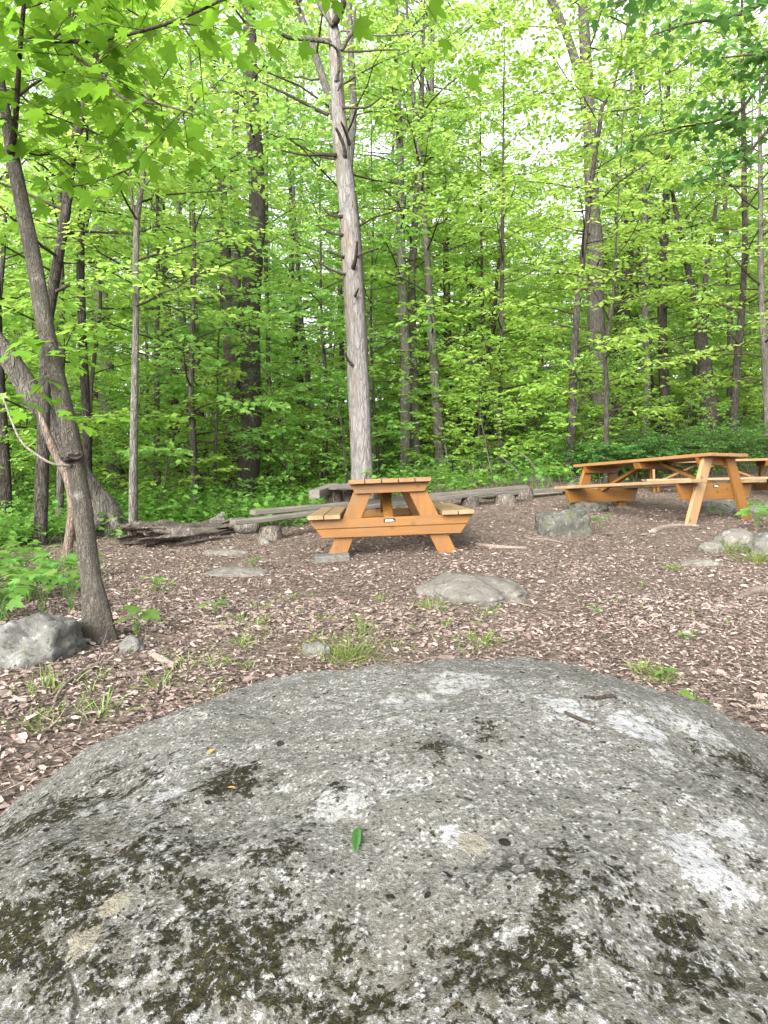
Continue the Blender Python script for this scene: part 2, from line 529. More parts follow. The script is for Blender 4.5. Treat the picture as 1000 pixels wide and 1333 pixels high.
parts = []
for n, y0, y1, a, b in ((110000, 1.2, 5.5, .008, .034), (90000, 3.2, 14.0, .012, .046)):
    x, y, s = litter(n, y0, y1, a, b, .72)
    bare = np.array([noise.noise(Vector((p_ * .8, q_ * .8, 3.0))) + .5 * noise.noise(Vector((p_ * 2.6, q_ * 2.6, 7.0))) for p_, q_ in zip(x, y)])
    kp = (bare > -.16) | (rng.uniform(0, 1, n) < .45)
    x, y, s = x[kp], y[kp], s[kp]; n = len(x)
    z = gz(x, y) + rng.uniform(0.0, .012, n)
    p = np.stack([x, y, z], 1)
    parts.append((*leaf_arrays(CHIP, p, hdirs(n, .22), up_normals(n, .5), s, s * rng.uniform(.2, .8, n)), 0))
# a few whole dead leaves
n = 2200
x, y, s = litter(n, 1.3, 9, .022, .06, .7)
p = np.stack([x, y, gz(x, y) + .012], 1)
parts.append((*leaf_arrays(OVAL, p, hdirs(n, .2), up_normals(n, .4), s, s * rng.uniform(.7, 1.3, n)), 0))
V, Fs, Ms = merge(parts)
tag(link('leaf_litter', np_mesh('leaf_litter', V, Fs), LITTER, smooth=False),
    'pinkish brown dry leaf litter and wood chips over the clearing', 'leaf litter', kind='stuff')
# needle-like twigs in litter
tb = []
n = 2600
x, y, s = litter(n, 1.3, 9, .04, .16, .7)
p = np.stack([x, y, gz(x, y) + .012], 1)
V, Fs = leaf_arrays(BLADE, p, hdirs(n, .05), up_normals(n, .2), s, np.full(n, .004))
tag(link('twig_litter', np_mesh('twig_litter', V, Fs), STICK, smooth=False), 'tiny dry twigs strewn over the leaf litter', 'twigs', kind='stuff')

# ------------------------------------------------------------------ foreground boulder
BC = np.array([.0902, 1.065, -.1036]); BA, BB, BH, BT, BTX = .8728, 1.1043, .4722, -.2026, .034


def boulder_surf(u, vv):
    q = np.stack([np.cos(vv) * np.cos(u) * BA, np.cos(vv) * np.sin(u) * BB, np.sin(vv) * BH], -1)
    c, s = math.cos(BT), math.sin(BT)
    r = np.stack([q[..., 0] * c - q[..., 1] * s, q[..., 0] * s + q[..., 1] * c, q[..., 2]], -1)
    r[..., 2] += BTX * q[..., 0]
    return r


nu, nv = 420, 260
U, VV = np.meshgrid(np.linspace(0, 2 * PI, nu, endpoint=False), np.linspace(-.25, PI / 2 - .002, nv))
B = boulder_surf(U, VV).reshape(-1, 3)
nr = B / np.array([BA ** 2, BB ** 2, BH ** 2]); nr /= np.linalg.norm(nr, axis=1)[:, None]
dsp = np.empty(len(B))
for k, q in enumerate(B):
    w = Vector(q)
    dsp[k] = (.036 * noise.noise(w * 1.7 + Vector((3, 1, 0))) + .022 * noise.noise(w * 4.1) + .011 * noise.noise(w * 10) - .012 * max(0, noise.noise(w * 6.5 + Vector((9, 2, 5))) - .25)
              + .0042 * noise.noise(w * 38) + .0022 * noise.noise(w * 85))
B = B + nr * dsp[:, None]
i = np.arange(nu * nv).reshape(nv, nu)
q = np.stack([i[:-1], np.roll(i[:-1], -1, 1), np.roll(i[1:], -1, 1), i[1:]], -1).reshape(-1, 4)
BME = np_mesh('boulder', B, [q])


def on_boulder(px, py):
    """local point of the boulder under a photo pixel"""
    d = .3
    while d < 3:
        p = P(px, py, d) - BC
        c, s = math.cos(-BT), math.sin(-BT)
        q = np.array([p[0] * c - p[1] * s, p[0] * s + p[1] * c, 0]); q[2] = p[2] - BTX * q[0]
        if (q[0] / BA) ** 2 + (q[1] / BB) ** 2 + (q[2] / BH) ** 2 < 1: break
        d += .004
    return p


m, nt = mat('lichen_boulder'); v = coords(nt); L = nt.links
n1 = nz(nt, v, 5.0, 6, .65); n2 = nz(nt, v, 85, 5, .72); n3 = nz(nt, v, 240, 3, .7); n4 = nz(nt, v, 30, 6, .72); n5 = nz(nt, v, 9, 6, .7, .3)


def dist_to(p):
    d = N(nt, 'ShaderNodeVectorMath'); d.operation = 'DISTANCE'; L.new(v, d.inputs[0]); d.inputs[1].default_value = tuple(p)
    return d.outputs['Value']


def zone(spots):
    """soft union of round zones -> 0..1"""
    acc = None
    for px, py, r in spots:
        t = math_(nt, 'MULTIPLY_ADD', dist_to(on_boulder(px, py)), -1.0 / r, 1.0)
        t = math_(nt, 'MAXIMUM', t, 0.0)
        acc = t if acc is None else math_(nt, 'MAXIMUM', acc, t)
    return acc


def rmp(f, a, b):
    return ramp(nt, [(a, (0, 0, 0)), (b, (1, 1, 1))], f).outputs[0]


f = math_(nt, 'MULTIPLY_ADD', n2, .45, math_(nt, 'MULTIPLY_ADD', n3, .37, math_(nt, 'MULTIPLY', n1, .18)))
c = ramp(nt, [(.36, (.032, .031, .026)), (.45, (.088, .086, .075)), (.54, (.142, .139, .126)), (.65, (.225, .223, .21))], f).outputs[0]
# bare grey-green stone showing between the lichens
c = mix(nt, math_(nt, 'MULTIPLY', rmp(n5, .51, .57), .6), c, mix(nt, n3, (.064, .062, .051), (.142, .138, .118)))
# pale crust lichen with a crumbly edge
cr = math_(nt, 'MULTIPLY_ADD', n2, .48, math_(nt, 'MULTIPLY_ADD', n4, .34, math_(nt, 'MULTIPLY', n1, .18)))
lc = ramp(nt, [(.35, (.14, .142, .14)), (.5, (.235, .238, .235)), (.64, (.37, .375, .375))], n3).outputs[0]
c = mix(nt, math_(nt, 'MULTIPLY', rmp(cr, .535, .575), .7), c, lc)
# grains
vg = N(nt, 'ShaderNodeTexVoronoi', Scale=190.0); L.new(v, vg.inputs['Vector'])
sg = N(nt, 'ShaderNodeSeparateColor'); L.new(vg.outputs['Color'], sg.inputs[0])
gsh = ramp(nt, [(.3, (1, 1, 1)), (.55, (0, 0, 0))], vg.outputs['Distance']).outputs[0]
gm = math_(nt, 'MULTIPLY', math_(nt, 'GREATER_THAN', sg.outputs[0], .84), gsh)
c = mix(nt, math_(nt, 'MULTIPLY', gm, .7), c, (.31, .31, .30))
gd = math_(nt, 'MULTIPLY', math_(nt, 'LESS_THAN', sg.outputs[1], .20), gsh)
c = mix(nt, math_(nt, 'MULTIPLY', gd, .8), c, (.02, .019, .015))

# dark moss: thickest low on the near face and along the left shoulder
mz = zone([(120, 1180, .40), (10, 1240, .40), (640, 1285, .20), (870, 1290, .20), (300, 1275, .22), (40, 1090, .28), (430, 1290, .16), (985, 1000, .2),
           (990, 1010, .14), (520, 1320, .16), (300, 1010, .12), (560, 970, .07), (640, 950, .07), (120, 1110, .18), (990, 1290, .2), (720, 1300, .2)])
mo = math_(nt, 'MULTIPLY_ADD', nz(nt, v, 38, 6, .74, .3), .36, math_(nt, 'MULTIPLY_ADD', nz(nt, v, 115, 4, .7), .24, math_(nt, 'MULTIPLY', nz(nt, v, 10, 5, .7), .40)))
mo = math_(nt, 'MULTIPLY_ADD', mz, .105, math_(nt, 'SUBTRACT', mo, .022))
mm = rmp(mo, .558, .585)
mc = ramp(nt, [(.3, (.005, .0052, .0025)), (.5, (.013, .0125, .005)), (.72, (.034, .030, .011))], nz(nt, v, 120, 4, .7)).outputs[0]
film = rmp(math_(nt, 'MULTIPLY_ADD', mz, .06, nz(nt, v, 55, 5, .7)), .53, .60)
c = mix(nt, math_(nt, 'MULTIPLY', film, math_(nt, 'MULTIPLY', mz, .85)), c, mix(nt, n3, (.022, .021, .013), (.085, .08, .058)))
c = mix(nt, math_(nt, 'MULTIPLY', mm, .95), c, mc)
# lichen crumbs lying over the moss
c = mix(nt, math_(nt, 'MULTIPLY', rmp(nz(nt, v, 125, 4, .72, .5), .575, .605), math_(nt, 'MULTIPLY_ADD', mz, .5, .15)), c, lc)
# black round lichen spots, two sizes
nw = N(nt, 'ShaderNodeTexNoise', Scale=70.0, Detail=3); L.new(v, nw.inputs['Vector'])
wv = N(nt, 'ShaderNodeVectorMath'); wv.operation = 'MULTIPLY_ADD'
L.new(nw.outputs['Color'], wv.inputs[0]); wv.inputs[1].default_value = (.014,) * 3; L.new(v, wv.inputs[2])
for scl, th, amp in ((21.0, .72, .55), (52.0, .66, .62), (95.0, .60, .55)):
    vs = N(nt, 'ShaderNodeTexVoronoi', Scale=scl); L.new(wv.outputs[0], vs.inputs['Vector'])
    ss = N(nt, 'ShaderNodeSeparateColor'); L.new(vs.outputs['Color'], ss.inputs[0])
    rad = math_(nt, 'MULTIPLY', math_(nt, 'MAXIMUM', math_(nt, 'SUBTRACT', ss.outputs[0], math_(nt, 'MULTIPLY_ADD', mz, -.12, th)), 0.0), amp)
    dk = math_(nt, 'LESS_THAN', vs.outputs['Distance'], rad)
    c = mix(nt, math_(nt, 'MULTIPLY', dk, .92), c, (.010, .010, .007))
# single lichen patches (photo pixel, radius m, colour)
WHT, TAN, PLE = (.29, .295, .298), (.20, .185, .145), (.30, .303, .297)
pat = None
nd = math_(nt, 'MULTIPLY_ADD', nz(nt, v, 45, 6, .8), .09, -.045)
ndt = math_(nt, 'MULTIPLY_ADD', nz(nt, v, 110, 4, .75), .03, -.015)
for px, py, r, cc in ((730, 923, .030, WHT), (748, 936, .022, WHT), (828, 950, .046, WHT), (893, 1108, .030, WHT), (912, 1130, .032, WHT), (935, 1150, .030, WHT), (945, 1090, .027, WHT),
                      (219, 1035, .020, WHT), (587, 1088, .016, WHT), (540, 905, .055, PLE), (600, 885, .06, PLE), (875, 940, .05, PLE), (915, 955, .04, PLE), (122, 1062, .022, PLE), (690, 868, .05, PLE),
                      (870, 985, .024, PLE), (440, 1040, .035, PLE),
                      (615, 1093, .0165, TAN), (151, 1186, .018, TAN), (114, 1238, .021, TAN)):
    wob = ndt if cc is TAN else nd
    k = math_(nt, 'LESS_THAN', math_(nt, 'ADD', dist_to(on_boulder(px, py)), wob), r)
    tex = mix(nt, math_(nt, 'MULTIPLY', n3, .8), cc, tuple(x * .62 for x in cc))
    if cc is PLE: k = math_(nt, 'MULTIPLY', k, rmp(n2, .42, .52))
    elif cc is WHT: k = math_(nt, 'MULTIPLY', k, rmp(n2, .39, .49))
    else: k = math_(nt, 'MULTIPLY', k, rmp(n2, .33, .42))
    c = mix(nt, math_(nt, 'MULTIPLY', k, .9 if cc is not PLE else .7), c, tex)
# hairline cracks and pits
cvk = N(nt, 'ShaderNodeTexVoronoi', Scale=3.6); cvk.feature = 'DISTANCE_TO_EDGE'
cwv = N(nt, 'ShaderNodeVectorMath'); cwv.operation = 'MULTIPLY_ADD'
cnw = N(nt, 'ShaderNodeTexNoise', Scale=7.0, Detail=6); L.new(v, cnw.inputs['Vector'])
L.new(cnw.outputs['Color'], cwv.inputs[0]); cwv.inputs[1].default_value = (.22,) * 3; L.new(v, cwv.inputs[2]); L.new(cwv.outputs[0], cvk.inputs['Vector'])
ck = math_(nt, 'MULTIPLY', math_(nt, 'LESS_THAN', cvk.outputs['Distance'], .011), rmp(nz(nt, v, 3.1, 3), .52, .6))
c = mix(nt, math_(nt, 'MULTIPLY', ck, .75), c, (.022, .021, .017))
h = math_(nt, "MULTIPLY_ADD", n2, 1.0, math_(nt, "MULTIPLY_ADD", n3, .6, math_(nt, "MULTIPLY", mm, .5)))
finish(nt, c, .95, h, .8, .008, .05)
bo = link('boulder', BME, m); bo.location = BC
tag(bo, 'huge rounded grey boulder covered in lichen and dark moss, filling the front', 'boulder')

# ------------------------------------------------------------------ smaller rocks


def rock(name, label, c, r, seed, material, rotz=0.0, flat=.0, rough=.22, group=None, sub=5, blocky=0.0):
    bm = bmesh.new(); bmesh.ops.create_icosphere(bm, subdivisions=sub, radius=1)
    o = Vector((seed * 3.1, seed * 1.7, seed))
    for vt in bm.verts:
        d = vt.co.normalized()
        if blocky:
            k = max(abs(d.x), abs(d.y), abs(d.z)); d = d * ((1 - blocky) + blocky / k * .82)
        s = 1 + rough * noise.noise(d * 1.3 + o) + rough * .55 * noise.noise(d * 2.9 + o) + rough * .22 * noise.noise(d * 8 + o)
        cell = noise.voronoi(d * 1.9 + o)[0]
        s += rough * .5 * (cell[1] - cell[0] - .4)
        q = d * s
        vt.co = Vector((q.x * r[0], q.y * r[1], q.z * r[2]))
        vt.co += noise.noise_vector(vt.co * 30 + o) * .004
    me = bpy.data.meshes.new(name); bm.to_mesh(me); bm.free()
    o = link(name, me, material)
    o.location = [float(t) for t in c]; o.rotation_euler = (0, 0, rotz)
    return tag(o, label, 'rock', group)


def rock_px(name, label, x0, x1, ytop, ybase, depth, seed, material, **k):
    g = GP((x0 + x1) / 2, ybase)
    d = g[1]; w = (x1 - x0) / F * d / 2
    top = P((x0 + x1) / 2, ytop, d + depth * .4)[2]
    hh = max(top - g[2], .03)
    rz = k.pop('sink', .5)
    return rock(name, label, (g[0], d + depth * .8, g[2] + hh * (1 - 1) + 0), (w, depth, hh * 1.0), seed, material, **k)


rock_px('rock', 'flat pale rock half buried in the litter between the boulder and picnic table', 552, 698, 754, 787, .36, 2.0, ROCK_TAN, rough=.2)
rock_px('rock', 'blocky mossy rock on the litter in front of the long table', 696, 778, 662, 697, .24, 5.0, ROCK_MOSSY, rough=.2, blocky=.75)
rock_px('rock', 'grey rock lying under the far end of the long picnic table', 745, 800, 652, 667, .2, 8.0, ROCK_MOSSY, rough=.3, blocky=.4)
rock_px('rock', 'grey angular rock beside the leaning maple trunk', -40, 82, 806, 868, .22, 11.0, ROCK, rough=.28, blocky=.6)
rock_px('rock', 'low flat grey rock in the litter near the rotten log', 258, 326, 716, 724, .14, 14.0, ROCK_TAN, rough=.15)
rock_px('rock', 'wide flat grey rock in the litter left of the paving stone', 258, 350, 740, 752, .2, 17.0, ROCK_TAN, rough=.15)
rock_px('rock', 'small grey stone beside the large grass tuft behind the boulder', 390, 432, 838, 856, .06, 21.0, ROCK, rough=.2)
rock_px('rock', 'pale flat rock under the plaque end of the long table', 918, 968, 651, 668, .3, 24.0, ROCK_TAN, rough=.15)
rock_px('rock', 'grey flat rock behind the right leg of the long table', 970, 1040, 654, 672, .3, 27.0, ROCK, rough=.15)
rock_px('rock', 'pale low rock in front of the grassy bank', 914, 950, 706, 720, .12, 31.0, ROCK_TAN, rough=.2)
rock_px('rock', 'pale rock at the foot of the bank with grass on it', 938, 1000, 690, 716, .16, 35.0, ROCK_TAN, rough=.2)
rock_px('rock', 'dark rock under leafy plants on the bank', 992, 1056, 694, 722, .2, 38.0, ROCK, rough=.2)
rock_px('rock', 'thin pale rock strip flush with the litter by the grassy bank', 892, 944, 728, 738, .08, 41.0, ROCK_TAN, rough=.12)
rock_px('rock', 'small stone at the foot of the left bench stump', 337, 352, 700, 709, .05, 43.0, ROCK_TAN, rough=.15)
rock_px('rock', 'small grey stone against the base of the leaning maple', 150, 184, 830, 850, .05, 47.0, ROCK, rough=.2)

# ------------------------------------------------------------------ picnic tables


def picnic_table(label, loc, rot, Lh=.915, inner=False, stone=False, plaque=True):
    t = thing('picnic_table', label, 'picnic table', loc, rot, 'picnic tables')
    pw, gap = .136, .006
    mb = MB()
    for k in range(5):
        x = -.352 + k * (pw + gap)
        mb.box(x, x + pw, -Lh + .004 * (k % 2), Lh - .003 * ((k + 1) % 2), .712, .75)
    mb.build('tabletop', TOPW, t)
    for s in (-1, 1):
        mb = MB()
        for k in range(2):
            x = s * (.435 + k * (pw + gap)); mb.box(min(x, x + s * pw), max(x, x + s * pw), -Lh, Lh - .004 * k, .42, .458)
        mb.build('seat', SEATW, t)
    yl = Lh - .14
    for e in (-1, 1):
        off = .04
        ybeam = (yl + .0225 + off / 2 + .002) if not inner else (yl - .0225 - off / 2 - .002)
        mb = MB()
        # legs: parallelograms cut flat at the ground
        for s in (-1, 1):
            lg = MB()
            hw = .082
            lg.prism([(s * .545 - hw, -.05), (s * .545 + hw, -.05), (s * .205 + hw, .711), (s * .205 - hw, .711)], e * yl - .02, e * yl + .02)
            lg.build('leg', GREYLEG if (inner and e < 0 and s < 0) else WZ, t)
        y0, y1 = sorted((e * ybeam - .0195, e * ybeam + .0195))
        if inner:
            mb.prism([(-.62, .24), (.62, .24), (.70, .419), (-.70, .419)], y0, y1)
        else:
            mb.prism([(-.60, .255), (.60, .255), (.655, .333), (-.655, .333)], y0, y1)
            mb.prism([(-.657, .336), (.657, .336), (.715, .4185), (-.715, .4185)], y0, y1)
        sb = mb.build('seat_beam', WX, t)
        if plaque and e < 0:
            yy = y0 - .004 if e < 0 else y1 + .004
            mb = MB(); mb.box(-.065, .035, yy, yy + .0035, .375, .405); pl = mb.build('plaque', PLAQUE, sb, bevel=.001)
            mb = MB()
            for r_, z in ((3, .394), (4, .3835)):
                x = -.052
                for q in range(r_ * 2):
                    w = .006 + .005 * ((q * 7 + r_) % 3) / 2
                    mb.box(x, x + w, yy - .0012, yy - .0002, z - .0025, z + .0025); x += w + .003
                    if x > .02: break
            mb.build('plaque_text', PLETTER, sb, bevel=0)
        mb = MB()
        yb = (yl + .04) if not inner else (yl - .042)
        y0, y1 = sorted((e * yb - .0195, e * yb + .0195))
        mb.prism([(-.30, .628), (.30, .628), (.345, .711), (-.345, .711)], y0, y1)
        mb.build('top_batten', WX, t)
        mb = MB()
        yi = yl - (.07 if inner else .03)
        mb.beam((-.02, e * yi, .40), (-.02, e * .12, .70), .085, .038, (1, 0, 0))
        mb.build('brace', WY, t)
    mb = MB(); mb.prism([(-.30, .632), (.30, .632), (.335, .711), (-.335, .711)], -.05, .05); mb.build('top_batten', WX, t)
    return t


picnic_table('orange stained picnic table seen end on, dark plaque on its beam, nearest the boulder', (.055, 6.72, -.005), (0, R(-2.2), R(1.5)))
_th = math.atan2(.5, .87)
picnic_table('long picnic table seen from the side behind the blocky mossy rock', (3.37, 8.48, .235), (R(-2.7), 0, R(31)), 1.0, True)
picnic_table('farthest picnic table, half hidden behind the long table', (5.40, 11.4, .31), (R(-1.2), 0, R(73)), 1.0, True, plaque=False)
mb = MB()
g = GP(433, 733)
mb.box(-.15, .15, -.09, .09, -.03, .035)
o = mb.build('paving_stone', ROCK, None, bevel=.008, wob=.004)
o.location = P(433, 733, 5.84) + np.array([0, .05, 0]); o.location.z = .058; o.location.y -= .06; o.rotation_euler = (R(2), R(-3), R(4))
tag(o, 'thin grey concrete paving stone under the left front leg of the picnic table', 'paving stone')

# ------------------------------------------------------------------ plank benches on stumps


def stump(parent, base, h, r, seed, name='stump'):
    tb = TB(); k = 10
    pts = np.stack([np.zeros(k), np.zeros(k), np.linspace(-.08, h, k)], 1) + np.asarray(base) - np.array(parent.location)
    tb.tube(pts, np.linspace(r * 1.12, r * .95, k), 20, .08, (.25, 2.0), seed)
    return tb.build(name, STUMPW, parent)


def old_plank(parent, a, b, w, th, name='plank', material=None):
    mb = MB(); loc = np.array(parent.location)
    a, b = np.asarray(a, float), np.asarray(b, float)
    c = (a + b) / 2; d = b - a; ln = np.linalg.norm(d)
    mb.box(-ln / 2, ln / 2, -w / 2, w / 2, -th / 2, th / 2)
    o = mb.build(name, material or OLDW, parent, bevel=.006, wob=.006)
    o.location = c - loc
    o.rotation_euler = Vector(d).to_track_quat('X', 'Z').to_euler()
    return o


def post_top(px, py, d):
    return P(px, py, d)


A = P(352, 676, 7.6); Bq = P(657, 648, 9.7)
b1 = thing('plank_bench', 'long weathered grey bench of two planks on log stumps behind the end-on picnic table', 'bench', GX(352, 7.6))
for px, d in ((352, 7.62), (500, 8.5), (612, 9.35), (658, 9.72)):
    g = GX(px, d); top = np.interp(d, [7.6, 9.7], [A[2] - .02, Bq[2] - .015])
    stump(b1, g, max(top - g[2] - .07, .12), .125 if px != 658 else .15, px * .1)
old_plank(b1, P(302, 680.5, 7.35), P(640, 641, 9.6), .16, .052)
old_plank(b1, P(328, 667.5, 7.75), P(683, 634, 10.0), .17, .055)
b2 = thing('plank_bench', 'weathered grey bench end continuing right beyond the long bench, near a pale log', 'bench', GX(690, 10.4))
stump(b2, GX(682, 10.5), .16, .14, 4.0); stump(b2, GX(745, 10.9), .15, .13, 5.0)
old_plank(b2, P(632, 645, 9.9) + np.array([0, .3, 0]), P(770, 634, 11.1), .17, .06)
b3 = thing('plank_table', 'dark weathered plank table on stump posts behind the left seat of the picnic table', 'table', GX(440, 8.6))
stump(b3, GX(434, 8.55), .50, .10, 2.0, 'post'); stump(b3, GX(455, 8.65), .50, .12, 3.0, 'post'); stump(b3, GX(500, 8.8), .50, .11, 3.4, 'post')
old_plank(b3, P(432, 634, 8.25), P(520, 634, 8.6), .30, .07, 'tabletop')
old_plank(b3, P(409, 644, 8.1), P(436, 634, 8.75), .14, .10, 'side_plank')


def log(name, label, pts, rad, material, cat='log', lump=.12, seg=14, n=24, seed=1.0):
    tb = TB(); p = smooth_path(pts, n)
    r = np.interp(np.linspace(0, 1, n), np.linspace(0, 1, len(rad)), rad)
    tb.tube(p, r, seg, lump, None, seed)
    o = tb.build(name, material, None, p[0]); o.location = p[0]
    return tag(o, label, cat)


log('log', 'pale bare log lying on the litter behind the bench, left of the long table', [P(683, 650, 10.9), P(705, 648, 11.0), P(730, 645, 11.2)], [.07, .085, .075], TWIG_PALE)
log('log', 'mossy fallen log in the undergrowth behind the benches', [P(655, 634, 12.5), P(700, 628, 12.8), P(745, 627, 13), P(800, 632, 13.2)], [.10, .12, .11, .09], BARK_GREY)

# rotten log: hollow, broken, two long shells
t = thing('rotten_log', 'broken rotten log with a dark hollow end beside the slender grey trunk', 'log', GX(245, 8.0))
loc = np.array(t.location)


def shell(pts, rad, a0, a1, th, seed, name):
    """open half-shell of decayed wood"""
    p = smooth_path(pts, 30); n = len(p)
    T = np.gradient(p, axis=0); T /= np.linalg.norm(T, axis=1)[:, None]
    Bv = np.cross(T, [0, 0, 1]); Bv /= np.linalg.norm(Bv, axis=1)[:, None]; Uv = np.cross(Bv, T)
    ang = np.linspace(a0, a1, 22); rr = np.interp(np.linspace(0, 1, n), np.linspace(0, 1, len(rad)), rad)
    Vs = []
    for inn in (0, 1):
        for k in range(n):
            for j, a in enumerate(ang):
                r = rr[k] * (1 + .34 * noise.noise(Vector((k * .14 + seed, j * .55, seed))) + .13 * noise.noise(Vector((k * .07, j * 1.7, seed + 4))) + .10 * noise.noise(Vector((k * .9, j * 1.3, seed)))) - inn * th
                e = 1
                q = p[k] + r * (np.cos(a) * Bv[k] + np.sin(a) * Uv[k]) + T[k] * (.45 * noise.noise(Vector((j * .8, seed, inn * .1))) * (max(0, 1 - k / 5) + max(0, 1 - (n - 1 - k) / 6)))
                Vs.append(q)
    V = np.array(Vs) - loc; m_ = len(ang); i0 = np.arange(n * m_).reshape(n, m_); i1 = i0 + n * m_
    f = [np.stack([i0[:-1, :-1], i0[:-1, 1:], i0[1:, 1:], i0[1:, :-1]], -1).reshape(-1, 4), np.stack([i1[:-1, :-1], i1[1:, :-1], i1[1:, 1:], i1[:-1, 1:]], -1).reshape(-1, 4)]
    for s_ in (0, -1):
        f.append(np.stack([i0[:-1, s_], i0[1:, s_], i1[1:, s_], i1[:-1, s_]], -1)); f.append(np.stack([i0[s_, :-1], i1[s_, :-1], i1[s_, 1:], i0[s_, 1:]], -1))
    return link(name, np_mesh(name, V, f), ROTTEN, t)


shell([P(174, 701, 7.2), P(205, 698, 7.5), P(245, 696, 8.0), P(295, 688, 8.6)], [.17, .155, .14, .10], R(-30), R(215), .03, 3.0, 'shell')
shell([P(200, 703, 7.0), P(240, 700, 7.35), P(282, 694, 7.9)], [.13, .11, .06], R(10), R(190), .025, 9.0, 'shell')
# pale upturned root stump
tb = TB()
p = smooth_path([GX(283, 9.3) - [0, 0, .1], P(284, 684, 9.3), P(292, 668, 9.4)], 12)
tb.tube(p, np.linspace(.20, .04, 12), 18, .3, (.5, 3), 2.2)
o = tb.build('broken_stump', BARK_SNAG, None, p[0]); o.location = p[0]
tag(o, 'pale jagged broken stump beside the dark trunk behind the rotten log', 'stump')
log('log', 'pale bleached log rising from the litter toward the left bench stump', [P(285, 690, 8.9), P(310, 686, 8.7), P(335, 684, 8.6)], [.10, .12, .08], BARK_FALLEN)

# ------------------------------------------------------------------ trees


def trunk_px(pts, d, wid, base_px=None, seg=12):
    """pixel polyline -> world path and radii (base stands on the ground)"""
    dd = np.linspace(d, d, len(pts)) if np.isscalar(d) else np.asarray(d, float)
    Wp = [P(x, y, q) for (x, y), q in zip(pts, dd)]
    g = np.array([Wp[0][0], Wp[0][1], float(gz(Wp[0][0], Wp[0][1]))])
    if g[2] < Wp[0][2] - .05: Wp = [g] + Wp; dd = np.concatenate([[dd[0]], dd]); wid = [wid[0]] + list(wid)
    else: Wp[0] = g
    Wp[0] = Wp[0] - np.array([0, 0, .12])
    return np.array(Wp), np.array([w / F * q / 2 for w, q in zip(wid, dd)])


class Crown:
    def __init__(s):
        s.pos, s.dir, s.nrm, s.size = [], [], [], []
        s.tb = TB()

    def spray(s, a, dirv, ln, k, size, tilt=.45, droop=.15, twig=.004):
        """flat leafy twig"""
        d = dirv / (np.linalg.norm(dirv) + 1e-9)
        sd = np.cross(d, [0, 0, 1.0]); sd /= np.linalg.norm(sd) + 1e-9
        tt = np.linspace(.15, 1, k)
        side = np.where(np.arange(k) % 2 == 0, 1.0, -1.0)
        p = a + d * (tt * ln)[:, None] + np.outer(tt ** 2 * ln * -droop, [0, 0, 1])
        dv = d * .55 + sd * (side * rng.uniform(.5, 1.1, k))[:, None] + rng.normal(0, .25, (k, 3)); dv[:, 2] -= .22
        dv[-1] = d + [0, 0, -.3]
        s.pos.append(p + dv * (size * .25)); s.dir.append(dv)
        nn = rng.normal(0, tilt, (k, 3)); nn[:, 2] = 1; s.nrm.append(nn)
        s.size.append(size * rng.uniform(.6, 1.25, k))
        if twig:
            s.tb.tube(np.array([a, a + d * ln * .5 + [0, 0, -.25 * droop * ln], a + d * ln + [0, 0, -droop * ln]]), [twig, twig * .7, twig * .3], 3, cap=False)

    def limb(s, a, az, elev, ln, r0, ntw, k, size, curve=.5, tilt=.45, twl=.38, twig=.004, start=.25, dens=1.0):
        h = np.array([math.cos(az), math.sin(az), 0])
        n = 6; t = np.linspace(0, 1, n)
        el = elev * (1 - curve * t)
        step = ln / (n - 1)
        p = [a]
        for q in range(1, n):
            jit = rng.normal(0, .09, 3)
            p.append(p[-1] + step * (h * math.cos(el[q]) + np.array([0, 0, math.sin(el[q])]) + jit))
        p = np.array(p)
        s.tb.tube(p, r0 * (1 - .85 * t), 5, cap=False)
        for q in range(ntw):
            f = start + (1 - start) * (q + rng.uniform(0, .9)) / ntw
            x = f * (n - 1); i_ = min(int(x), n - 2); b = p[i_] + (p[i_ + 1] - p[i_]) * (x - i_)
            d = p[i_ + 1] - p[i_]; d = d / np.linalg.norm(d)
            sg = 1 if q % 2 else -1
            a2 = math.atan2(d[1], d[0]) + sg * rng.uniform(.5, 1.25)
            d2 = np.array([math.cos(a2), math.sin(a2), d[2] * .5 + rng.normal(0, .15)])
            s.spray(b, d2, ln * twl * (1.15 - .55 * f) * rng.uniform(.7, 1.2), k, size, tilt, .15, twig)
        s.spray(p[-1], p[-1] - p[-2], ln * .25, k, size, tilt, .15, twig)

    def build(s, parent, leafm, barkm, tpl=OVAL, off=(0, 0, 0), name='crown'):
        off = np.asarray(off, float)
        LV, LF = leaf_arrays(tpl, np.concatenate(s.pos), np.concatenate(s.dir), np.concatenate(s.nrm), np.concatenate(s.size))
        parts = [(LV - off, LF, 0)]
        if s.tb.n: parts.append((np.concatenate(s.tb.V) - off, s.tb.faces(), 1))
        V, Fs, Ms = merge(parts)
        return link(name, np_mesh(name, V, Fs, Ms), [leafm, barkm], parent)


